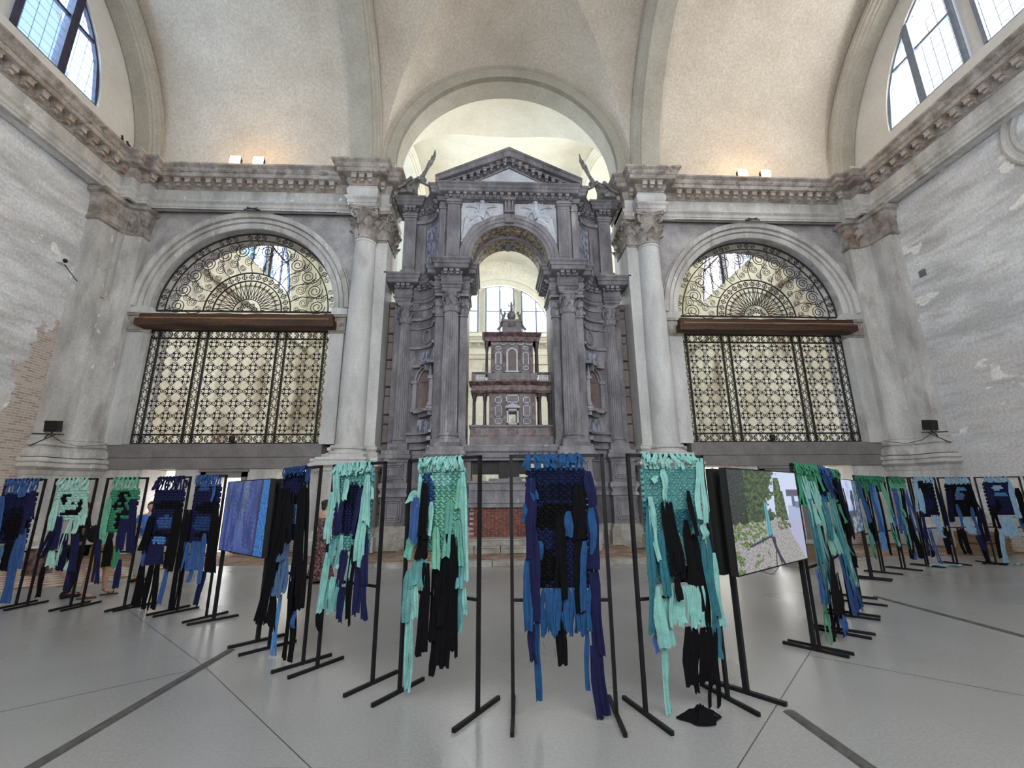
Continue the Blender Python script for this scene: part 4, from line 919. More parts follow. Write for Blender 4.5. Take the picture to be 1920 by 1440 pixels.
# ring over the arch, soffit, keystone, top entablature and pediment
part('arch_backing', MB().prism([(-1.95, 12.9), (1.95, 12.9)]+[(1.5*cos(q*pi/20)*1.0, 10.45+1.5*sin(q*pi/20)) for q in range(0, 21)], 15.5, 16.9) if False else arch_plate(MB(), 0, 10.45, 1.47, -1.95, 1.95, 10.1, 13.3, 15.34, 16.0, 24), M['altar'], al)
part('archivolt', MB().arc(0, 10.45, [(1.47, 15.5), (1.47, 15.26), (1.60, 15.26), (1.62, 15.22), (1.74, 15.22), (1.76, 15.18), (1.90, 15.16), (1.94, 15.22), (1.94, 15.4)], n=36), M['altarl'], al, smooth=True)
part('soffit', MB().arc(0, 10.45, [(1.465, 15.30), (1.465, 15.98)], n=36, cap=False), M['soffit'], al)
part('inner_arch', arch_plate(MB(), 0, 10.45, 1.35, -1.7, 1.7, 9.9, 12.4, 15.99, 16.9, 24), M['altar'], al)
part('soffit', MB().arc(0, 10.45, [(1.345, 16.02), (1.345, 16.88)], n=36, cap=False), M['soffit'], al)
# raised coffers on the soffits
cf = MB().box(-.17, .17, -.13, .13, 0, .02).box(-.12, .12, -.09, .09, -.02, 0)
co = None
for r_, y in ((1.46, 15.64), (1.34, 16.45)):
    for k in range(13):
        t = pi*(k+.5)/13; pos = (r_*cos(t), y, 10.45+r_*sin(t))
        if co is None: co = piece('coffer', cf, M['soffit'], al, pos, (0, pi/2-t, 0), (.8, 1, 1))
        else: inst(co, al, pos, (0, pi/2-t, 0), (.8, 1, 1))
ks = MB()
pr = [(15.06, 12.95), (15.02, 12.80), (15.06, 12.66), (15.14, 12.52), (15.12, 12.38), (15.17, 12.0), (15.4, 11.98), (15.4, 12.95)]
for w0, w1 in ((-.17, -.11), (-.05, .05), (.11, .17)): ks.add([(w, y, z) for w in (w0, w1) for y, z in pr], [tuple(range(8)), tuple(range(15, 7, -1))]+[(i, 8+i, 8+(i+1) % 8, (i+1) % 8) for i in range(8)])
ks.box(-.15, .15, 15.15, 15.4, 12.0, 12.9).box(-.26, .26, 14.98, 15.4, 12.88, 12.98).box(-.2, .2, 15.02, 15.3, 12.36, 12.42)
part('keystone', ks, M['altarl'], al, label='scrolled keystone of the altar arch')
ag = MB().ell((0, 16.5, 11.7), (.16, .16, .16)).box(-.22, .22, 16.35, 16.65, 11.72, 11.80)
part('drop_boss', ag, M['altar'], al, smooth=True)
E_top = [(-.3,13.47),(.40,13.47),(.40,13.42),(.33,13.36),(.31,13.28),(.28,13.26),(.28,13.14),(.24,13.12),(.08,13.11),(.06,13.0),(.05,12.99),(.05,12.95),(-.3,12.95)]
for s in (-1, 1):
    P_top = [(-4.20, 16.9), (-4.20, 16.05), (-3.72, 16.05), (-3.72, 16.30)]+A[1:-1]+[(-2.74, 15.25), (-2.60, 15.25), (-2.42, 15.25), (-2.42, 15.12), (0, 15.12)]
    part('upper_entablature', MB().sweep(mpath(P_top, s), E_top, cap=True), M['altar'], al)
    for i in range(0, 10, 1):
        a, b = A[i], A[i+1] if i+1 < len(A) else A[i]; a2, b2 = (a, b) if s < 0 else ((-b[0], b[1]), (-a[0], a[1]))
        if i % 2: small_mods(al, a2, b2, 13.08, 1)
    a, b = (-4.20, 16.05), (-3.72, 16.05); a2, b2 = (a, b) if s < 0 else ((-b[0], b[1]), (-a[0], a[1])); small_mods(al, a2, b2, 13.08, 3)
small_mods(al, (-2.4, 15.12), (2.4, 15.12), 13.08, 17)
part('top_block', MB().box(-2.5, 2.5, 15.22, 16.9, 12.93, 13.45), M['altar'], al)
# pediment
pd = MB(); zb, za, hw = 13.47, 15.02, 2.85
pd.prism([(-2.45, zb), (2.45, zb), (0, za-.28)], 15.16, 16.9)
part('tympanum_frame', pd, M['altar'], al)
part('tympanum', MB().prism([(-1.62, zb+.06), (1.62, zb+.06), (0, za-.66)], 15.10, 15.2), M['altarw'], al, label='pale marble tympanum')
fr_ = MB()
for a_, b_ in (((-1.75, zb+.03), (1.75, zb+.03)), ((-1.75, zb+.03), (0, za-.58)), ((1.75, zb+.03), (0, za-.58))): fr_.bar((a_[0], 15.11, a_[1]), (b_[0], 15.11, b_[1]), .045, 4)
part('tympanum_moulding', fr_, M['altarl'], al)
for s in (-1, 1):
    rk = MB(); d = Vector((hw, za-zb)).normalized(); n = Vector((-d.y, d.x))
    prs = [(.02, -.42), (.10, -.42), (.12, -.34), (.30, -.33), (.32, -.10), (.36, -.08), (.40, -.02), (.40, .0), (-.9, .0), (-.9, -.42)]
    vs = []
    for e in (0, 1):
        X, Z = ((-hw-.0, zb+.02), (0, za+.05))[e]
        for pj, h in prs: vs.append((X, 15.12-pj, Z+h*(.55 if e == 0 else 1.0)+(.22 if e == 0 else 0)))
    k = len(prs); rk.add(vs, [(i, i+1, k+i+1, k+i) for i in range(k-1)]+[(k-1, 0, k, 2*k-1)]+[tuple(range(k)), tuple(range(2*k-1, k-1, -1))])
    part('raking_cornice', mir(rk, s), M['altar'], al)
    for i in range(9):
        x = -2.25+i*.26; z = zb+(za-zb)*(x+hw)/hw-.40
        if z > zb+.04: inst(MODSRC[('am', 'altarl')], al, (s*-x if s > 0 else x, 15.10, z+.02), (0, 0, 0), (.7, .7, .8))
part('pediment_roof', MB().prism([(-2.8, zb+.18), (0, za+.0), (2.8, zb+.18), (2.5, zb), (-2.5, zb)], 15.5, 16.9), M['altar'], al)
# altar table, opening below it, brick breast, steps
part('table_slab', MB().sweep([(-1.62, 15.05), (1.62, 15.05)], [(-1.8, 3.42), (.0, 3.42), (.02, 3.36), (.1, 3.32), (.1, 3.2), (.03, 3.14), (.0, 3.0), (-.06, 2.96), (-.06, 2.90), (-1.8, 2.90)]), M['altarl'], al)
part('lower_slab', MB().box(-1.40, 1.40, 14.95, 16.6, 1.92, 2.16).box(-1.42, 1.42, 14.88, 16.6, 2.16, 2.22).box(-1.40, 1.40, 15.0, 16.6, 1.66, 1.92).box(-1.42, 1.42, 14.92, 16.6, 1.52, 1.66).box(-1.42, 1.42, 14.97, 16.6, 1.38, 1.52), M['altarl'], al)
part('loose_slab', MB().box(-.75, .35, 14.98, 15.3, 2.22, 2.30).box(-.1, .5, 15.0, 15.35, 2.30, 2.35), M['altar'], al)
bb = part('brick_breast', MB().box(-1.36, 1.36, 15.12, 16.4, .3, 1.39), M['mortar'], al)
bsrc = MB(); w_, h_ = .235, .062
bsrc.box(-w_/2, w_/2, -.025, .05, -h_/2, h_/2)
b0 = None
for r_ in range(14):
    for c in range(11):
        x = -1.24+c*.25+(.125 if r_ % 2 else 0); z = .345+r_*.077
        if x+w_/2 > 1.37: continue
        pos = (x, 15.11-.012*random.random(), z+.004*random.random())
        sc = (.94+.1*random.random(), 1, .92+.12*random.random())
        if b0 is None: b0 = piece('brick', bsrc, M['brick'], al, pos, (0, 0, 0), sc)
        else: inst(b0, al, pos, (0, .02*random.random()-.01, 0), sc)
stp = thing('altar_steps', 'two worn stone steps below the red brick altar front', 'steps', (0, 14.4, 0))
for z0, y, n in ((.10, 13.95, 5), (.28, 14.35, 4)):
    for i in range(n):
        L_ = 3.9/n; piece('step_stone', MB().box(-L_/2+.01, L_/2-.01, -.02, .9, 0, .15).box(-L_/2+.012, L_/2-.012, -.05, .9, .15, .19), M['step'], stp, (-1.95+L_*(i+.5), y+.02*(i % 2), z0))
dirt = MB().grid(lambda a, b: (-3.6+7.4*a, 12.4+3.6*b, .10+.05*noise.noise(Vector((a*9, b*7, 1)))), 30, 16); part('rubble', dirt, M['dirt'], stp)
# dark boards in the opening
bx = thing('wooden_board', 'black wooden boards hung in the opening under the altar table', 'board', (0, 15.3, 2.4))
part('upper_board', MB().box(-1.3, .55, 15.35, 15.40, 2.45, 2.91), M['darkwood'], bx); part('lower_board', MB().box(-.42, .28, 15.28, 15.33, 2.30, 2.90), M['darkwood'], bx)

# ------------------------------------------------------------------ tabernacle in the arch
tb = thing('tabernacle', 'small two-storey marble temple of columns and niches standing under the altar arch', 'tabernacle', (.1, 16.2, 3.42))
cx, cy = .11, 16.35
def tbox(x0, x1, y0, y1, z0, z1): return MB().box(cx+x0, cx+x1, cy+y0, cy+y1, z0, z1)
part('plinth', tbox(-1.56, 1.56, -.45, .5, 3.42, 3.80), M['tabst'], tb)
part('red_base', tbox(-1.54, 1.54, -.40, .5, 3.80, 4.14), M['redm'], tb)
for i in range(9): part('base_panel', tbox(-1.5+i*.335, -1.22+i*.335, -.425, -.38, 3.84, 4.10), M['redm' if i % 2 == 0 else 'tabst'], tb)
part('base_moulding', MB().sweep([(cx-1.56, cy+.4), (cx-1.56, cy-.42), (cx+1.56, cy-.42), (cx+1.56, cy+.4)], [(-.05, 4.22), (.03, 4.22), (.03, 4.17), (0, 4.13), (-.05, 4.13)]), M['tabst'], tb)
# first storey core with doorway through it
c1 = MB()
for x0, x1, z0, z1 in ((-.86, -.14, 4.22, 5.46), (.14, .86, 4.22, 5.46), (-.14, .14, 4.22, 4.34), (-.14, .14, 4.74, 5.46)): c1.box(cx+x0, cx+x1, cy-.22, cy+.35, z0, z1)
part('core_wall', c1, M['tabst'], tb)
def panelframe(m, x0, x1, z0, z1, y, w=.03, d=.03): m.box(cx+x0, cx+x1, cy+y-d, cy+y, z0, z0+w).box(cx+x0, cx+x1, cy+y-d, cy+y, z1-w, z1).box(cx+x0, cx+x0+w, cy+y-d, cy+y, z0, z1).box(cx+x1-w, cx+x1, cy+y-d, cy+y, z0, z1)
fr = MB(); panelframe(fr, -.22, .22, 4.26, 4.84, -.22, .06, .05); panelframe(fr, -.24, .24, 5.08, 5.38, -.22, .04); 
fr.box(cx-.28, cx+.28, cy-.30, cy-.22, 4.88, 4.93)
fr.prism([(cx-.28, 4.93), (cx+.28, 4.93), (cx, 5.06)], cy-.30, cy-.22)
for sx_ in (-1, 1):
    panelframe(fr, sx_*.52-.13, sx_*.52+.13, 4.28, 4.50, -.22); panelframe(fr, sx_*.52-.13, sx_*.52+.13, 4.56, 4.98, -.22); panelframe(fr, sx_*.52-.13, sx_*.52+.13, 5.06, 5.30, -.22)
part('panel_frame', fr, M['altarw'], tb)
for sx_ in (-1, 1):
    for dx in (.78, .30): part('pilaster', tbox(sx_*dx-.055, sx_*dx+.055, -.27, -.2, 4.24, 5.42), M['redm'], tb)
    for k, dx in enumerate((1.42, 1.02)):
        c = part('side_column', MB().lathe([(.075, 4.22), (.075, 4.28), (.055, 4.30), (.05, 5.22), (.07, 5.26), (.075, 5.36), (.09, 5.42)], (cx+sx_*dx, cy-.18, 0), 12), M['tabdk'], tb, smooth=True)
        part('side_column', MB().lathe([(.075, 4.22), (.075, 4.28), (.055, 4.30), (.05, 5.22), (.07, 5.26), (.075, 5.36), (.09, 5.42)], (cx+sx_*dx, cy+.3, 0), 12), M['tabdk'], tb, smooth=True)
TP = [(-1.52, .45), (-1.52, -.28), (-.92, -.28), (-.92, -.36), (.92, -.36), (.92, -.28), (1.52, -.28), (1.52, .45)]
TPw = [(cx+a, cy+b) for a, b in TP]
part('entablature', MB().sweep(TPw, [(-.2, 5.88), (.10, 5.88), (.10, 5.84), (.05, 5.78), (.02, 5.74), (.0, 5.72), (0, 5.54), (.03, 5.52), (.0, 5.44), (-.2, 5.44)]).box(cx-1.5, cx+1.5, cy-.26, cy+.4, 5.46, 5.86), M['redm'], tb)
part('parapet', tbox(-.92, .92, -.34, .35, 5.88, 6.20), M['tabst'], tb)
for i in range(5): part('parapet_block', tbox(-.86+i*.38, -.60+i*.38, -.38, -.34, 5.92, 6.18), M['tabst'], tb)
for sx_ in (-1, 1):
    part('baluster_post', tbox(sx_*1.44-.08, sx_*1.44+.08, -.28, -.12, 5.88, 6.20), M['tabst'], tb); part('rail', tbox(min(sx_*.9, sx_*1.5), max(sx_*.9, sx_*1.5), -.28, -.12, 6.18, 6.24), M['redm'], tb)
    for k in range(4): part('baluster', MB().lathe([(.02, 5.88), (.035, 5.92), (.045, 5.98), (.02, 6.04), (.045, 6.10), (.03, 6.16), (.02, 6.18)], (cx+sx_*(1.04+k*.085), cy-.2, 0), 8), M['altarw'], tb, smooth=True)
part('upper_core', tbox(-.80, .80, -.20, .35, 6.20, 7.46), M['tabst'], tb)
nd = MB().prism([(cx-.15, 6.34), (cx+.15, 6.34)]+[(cx+.15*cos(q*pi/8), 7.0+.15*sin(q*pi/8)) for q in range(9)], cy-.215, cy-.19)
part('niche_door', nd, M['niche'], tb)
fr = MB().arc(cx, 7.0, [(.15, cy-.22), (.15, cy-.26), (.22, cy-.26), (.22, cy-.2)], n=12).box(cx-.22, cx-.15, cy-.26, cy-.2, 6.3, 7.0).box(cx+.15, cx+.22, cy-.26, cy-.2, 6.3, 7.0).box(cx-.26, cx+.26, cy-.28, cy-.2, 6.24, 6.30)
for sx_ in (-1, 1):
    panelframe(fr, sx_*.52-.11, sx_*.52+.11, 6.34, 6.50, -.2); fr.arc(cx+sx_*.52, 6.94, [(.08, cy-.2), (.08, cy-.24), (.12, cy-.24), (.12, cy-.2)], n=8); fr.box(cx+sx_*.52-.12, cx+sx_*.52-.08, cy-.24, cy-.2, 6.56, 6.94).box(cx+sx_*.52+.08, cx+sx_*.52+.12, cy-.24, cy-.2, 6.56, 6.94); panelframe(fr, sx_*.52-.11, sx_*.52+.11, 7.14, 7.28, -.2)
part('panel_frame', fr, M['altarw'], tb)
sw = MB()
for k in range(5): sw.tube([(cx-.66+k*.33+.12*cos(pi+q*pi/6), cy-.25, 7.40+.06*sin(pi+q*pi/6)) for q in range(7)], .02, 5)
part('swag', sw, M['altarw'], tb, smooth=True)
for sx_ in (-1, 1):
    for dx in (.72, .30): part('pilaster', tbox(sx_*dx-.055, sx_*dx+.055, -.26, -.19, 6.24, 7.38), M['redm'], tb)
    for y in (-.18, .28): part('side_column', MB().lathe([(.07, 6.20), (.05, 6.25), (.045, 7.2), (.06, 7.25), (.07, 7.36), (.09, 7.44)], (cx+sx_*.96, cy+y, 0), 12), M['tabdk'], tb, smooth=True)
T2 = [(-1.04, .4), (-1.04, -.28), (-.42, -.28), (-.42, -.33), (.42, -.33), (.42, -.28), (1.04, -.28), (1.04, .4)]
part('upper_entablature', MB().sweep([(cx+a, cy+b) for a, b in T2], [(-.2, 7.80), (.10, 7.80), (.10, 7.76), (.04, 7.68), (0, 7.64), (0, 7.46), (-.2, 7.46)]).box(cx-1.0, cx+1.0, cy-.25, cy+.35, 7.46, 7.78), M['redm'], tb)
at = MB().prism([(cx-.34, 7.80), (cx+.34, 7.80), (cx, 8.02)], cy-.36, cy-.2).box(cx-.36, cx+.36, cy-.24, cy+.25, 7.80, 8.26).box(cx-.42, cx+.42, cy-.28, cy+.3, 8.26, 8.36)
part('attic', at, M['tabst'], tb)
panel = tbox(-.14, .14, -.27, -.22, 8.06, 8.22); part('attic_panel', panel, M['redm'], tb)
for sx_ in (-1, 1): part('scroll_bracket', MB().tube([(cx+sx_*(.38+.16*t_), cy-.1, 8.3-.3*t_**.5) for t_ in (0, .2, .5, .8, 1)], .05, 6), M['tabst'], tb, smooth=True)
sg = thing('finial_group', 'small gilt-brown sculpted figures crowning the marble tabernacle', 'sculpture', (cx, cy, 8.36))
part('globe', MB().ell((cx, cy, 8.62), (.17, .17, .2), 14, 10).lathe([(.14, 8.36), (.10, 8.42), (.08, 8.46)], (cx, cy, 0), 12), M['patina'], sg, smooth=True)
fg = MB(); fg.tube([(cx, cy, 8.8), (cx+.01, cy, 8.95), (cx, cy, 9.1)], .05, 8, rf=lambda q: .06-.02*q); fg.ell((cx, cy, 9.16), (.035, .035, .045)); fg.tube([(cx-.03, cy, 9.05), (cx-.10, cy, 9.0), (cx-.12, cy, 9.1)], .016, 5); fg.tube([(cx+.03, cy, 9.05), (cx+.1, cy, 9.1), (cx+.13, cy, 9.2)], .016, 5); fg.bar((cx+.13, cy, 8.95), (cx+.13, cy, 9.35), .008, 4).bar((cx+.09, cy, 9.28), (cx+.17, cy, 9.28), .008, 4)
part('standing_figure', fg, M['patina'], sg, smooth=True)
for sx_ in (-1, 1):
    k = MB(); k.tube([(cx+sx_*.34, cy-.05, 8.36), (cx+sx_*.33, cy-.05, 8.52), (cx+sx_*.27, cy-.05, 8.66)], .05, 7, rf=lambda q: .07-.03*q); k.ell((cx+sx_*.26, cy-.05, 8.73), (.04, .04, .05)); k.tube([(cx+sx_*.30, cy-.05, 8.62), (cx+sx_*.2, cy-.05, 8.70)], .018, 5); k.tube([(cx+sx_*.34, cy, 8.6), (cx+sx_*.42, cy, 8.78), (cx+sx_*.40, cy, 8.9)], .03, 5)
    part('kneeling_figure', k, M['patina'], sg, smooth=True)

# ------------------------------------------------------------------ bronze angels on the outer cornices
def angel(s, label):
    a = thing('angel_statue', label, 'statue', (s*3.85, 15.75, 13.47), 0, 'bronze angels on the altar')
    b = bpy.data.meshes.new('body'); 
    def P(x, y, z): return (s*-1*(x) if s < 0 else x, y, z)
    bm = MB(); q = lambda x: (-x if s < 0 else x)
    # crouching draped body, leaning inwards
    vs = []; rings = [(4.10, .44, 13.47), (4.08, .46, 13.60), (4.02, .38, 13.78), (3.92, .30, 13.98), (3.82, .24, 14.12), (3.72, .20, 14.24), (3.62, .13, 14.33)]
    n = 20
    for i, (x, r, z) in enumerate(rings):
        for k in range(n):
            t = 2*pi*k/n; rr = r*(1+(.12*sin(5*t+i*.4) if i < 5 else .03*sin(3*t))); vs.append((q(x+rr*cos(t)*.85), 15.75+rr*sin(t)*.75, z))
    bm.add(vs, [(i*n+k, i*n+(k+1) % n, (i+1)*n+(k+1) % n, (i+1)*n+k) for i in range(len(rings)-1) for k in range(n)]+[tuple(range(n)), tuple(range(len(rings)*n-n, len(rings)*n))])
    part('draped_body', bm, M['patina'], a, smooth=True)
    hd = MB().ell((q(3.46), 15.66, 14.16), (.12, .12, .15), 12, 9).ell((q(3.45), 15.70, 14.22), (.135, .13, .12), 10, 7).tube([(q(3.64), 15.72, 14.3), (q(3.54), 15.7, 14.24)], .07, 7)
    hd.tube([(q(3.39), 15.56, 14.15), (q(3.37), 15.54, 14.12)], .02, 5); hd.tube([(q(3.44), 15.56, 14.07), (q(3.40), 15.57, 14.05)], .012, 5)
    part('head', hd, M['patina'], a, smooth=True)
    ar = MB().tube([(q(3.66), 15.62, 14.26), (q(3.5), 15.50, 14.0), (q(3.34), 15.48, 13.86), (q(3.2), 15.5, 13.80)], .06, 7, rf=lambda t_: .075-.035*t_)
    ar.tube([(q(3.9), 15.50, 14.16), (q(4.05), 15.38, 13.9), (q(4.2), 15.36, 13.68), (q(4.42), 15.34, 13.56)], .06, 7, rf=lambda t_: .075-.035*t_)
    for k in range(5): ar.tube([(q(3.2), 15.5, 13.80), (q(3.12-.01*k), 15.47+.02*k, 13.76-.012*k)], .012, 4)
    part('arm', ar, M['patina'], a, smooth=True)
    w = MB()   # raised wing of overlapping feathers
    for row, (nfe, L_) in enumerate(((7, .42), (8, .55), (7, .75))):
        for k in range(nfe):
            t = k/(nfe-1); bx_, bz = 3.62-.42*t*(.6+.2*row), 14.30+.62*t+.12*row; ang = radians(78-22*(1-t)); ex, ez = bx_-.0-L_*cos(ang)*(.5+.4*t), bz+L_*sin(ang)*(.55+.45*t)
            w.tube([(q(bx_), 15.86+.03*row, bz), (q((bx_+ex)/2-.04), 15.85+.03*row, (bz+ez)/2), (q(ex), 15.88+.03*row, ez)], .08, 5, rf=lambda u: .085*(1-.6*abs(2*u-.7)) )
    part('wing', w, M['patina'], a, smooth=True)
    w2 = MB()
    for k in range(9):
        t = k/8; w2.tube([(q(3.95+.1*t), 15.9, 14.2-.02*k), (q(4.25+.3*t), 15.95, 14.45-.02*k), (q(4.45+.75*t*.7), 16.0, 14.72-.05*k+.35*t)], .07, 5, rf=lambda u: .075*(1-.7*u))
    part('wing', w2, M['patina'], a, smooth=True)
    return a
angel(-1, 'weathered bronze winged angel on the altar cornice left of the pediment')
angel(1, 'weathered bronze winged angel on the altar cornice right of the pediment')
# ================================================================== display racks and hangings
DARK = dict(kind=None)
RK = {1:((-9.52,8.75),(-8.76,8.66)),2:((-8.52,8.60),(-7.73,8.50)),3:((-7.53,8.48),(-6.77,8.38)),4:((-6.57,8.37),(-5.83,8.06)),5:((-5.63,7.94),(-4.96,7.57)),
6:((-3.32,6.05),(-2.70,5.50)),7:((-2.50,5.37),(-1.81,4.91)),8:((-1.51,4.70),(-.78,4.23)),9:((-.49,4.19),(.35,4.13)),10:((.59,4.12),(1.40,4.36)),
11:((3.14,5.59),(3.78,6.10)),12:((3.93,6.22),(4.55,6.85)),13:((4.70,7.02),(5.35,7.62)),
14:((7.35,9.72),(8.07,10.30)),15:((8.13,10.30),(8.95,10.74)),16:((9.03,10.74),(9.90,11.10)),17:((9.96,11.10),(10.88,11.36)),18:((10.95,11.34),(11.85,11.38)),19:((11.92,11.30),(12.80,11.02)),20:((12.92,11.0),(13.7,10.6))}
DESC = {1:'navy hanging with a long steel-blue tail at the left frame edge',2:'pale mint hanging with black crescent holes and navy legs',3:'green-topped hanging with round black blots, third from the left edge',4:'navy hanging with two long black legs, fourth from the left edge',5:'navy and black hanging with a steel-blue fringe, just left of the blue screen',
6:'black-draped hanging with a denim-blue fringe, just right of the blue screen',7:'aqua hanging with an oval navy centre, left of the green and black one',8:'sea-green hanging with black tails and one long pale aqua tail',9:'central navy and royal blue hanging with a long dark tail to the floor',10:'turquoise hanging with three black streaks and a black heap below',
11:'green and aqua hanging right beside the riverside screen',12:'blue-topped hanging with long aqua and blue trains behind the riverside screen',13:'narrow black and mint hanging, third behind the riverside screen',14:'green and black hanging just right of the grey foggy screen',15:'green, blue and black striped hanging, second right of the foggy screen',16:'narrow green-topped steel-blue hanging before the pale blue-topped ones',17:'pale blue-topped navy hanging with a white waist, first of three alike',18:'pale blue-topped black hanging with a round denim patch',19:'pale blue-topped navy hanging with a wide pale skirt, nearest the right edge',20:''}
TOPC = {9:'royal',8:'aqua',10:'aqua',7:'aqua',6:'navyblue',5:'steelblue',4:'ink2',3:'green2',2:'mint',1:'steelblue',11:'green',12:'steelblue',13:'green',14:'green',15:'green',16:'green',17:'lightblue',18:'lightblue',19:'lightblue'}
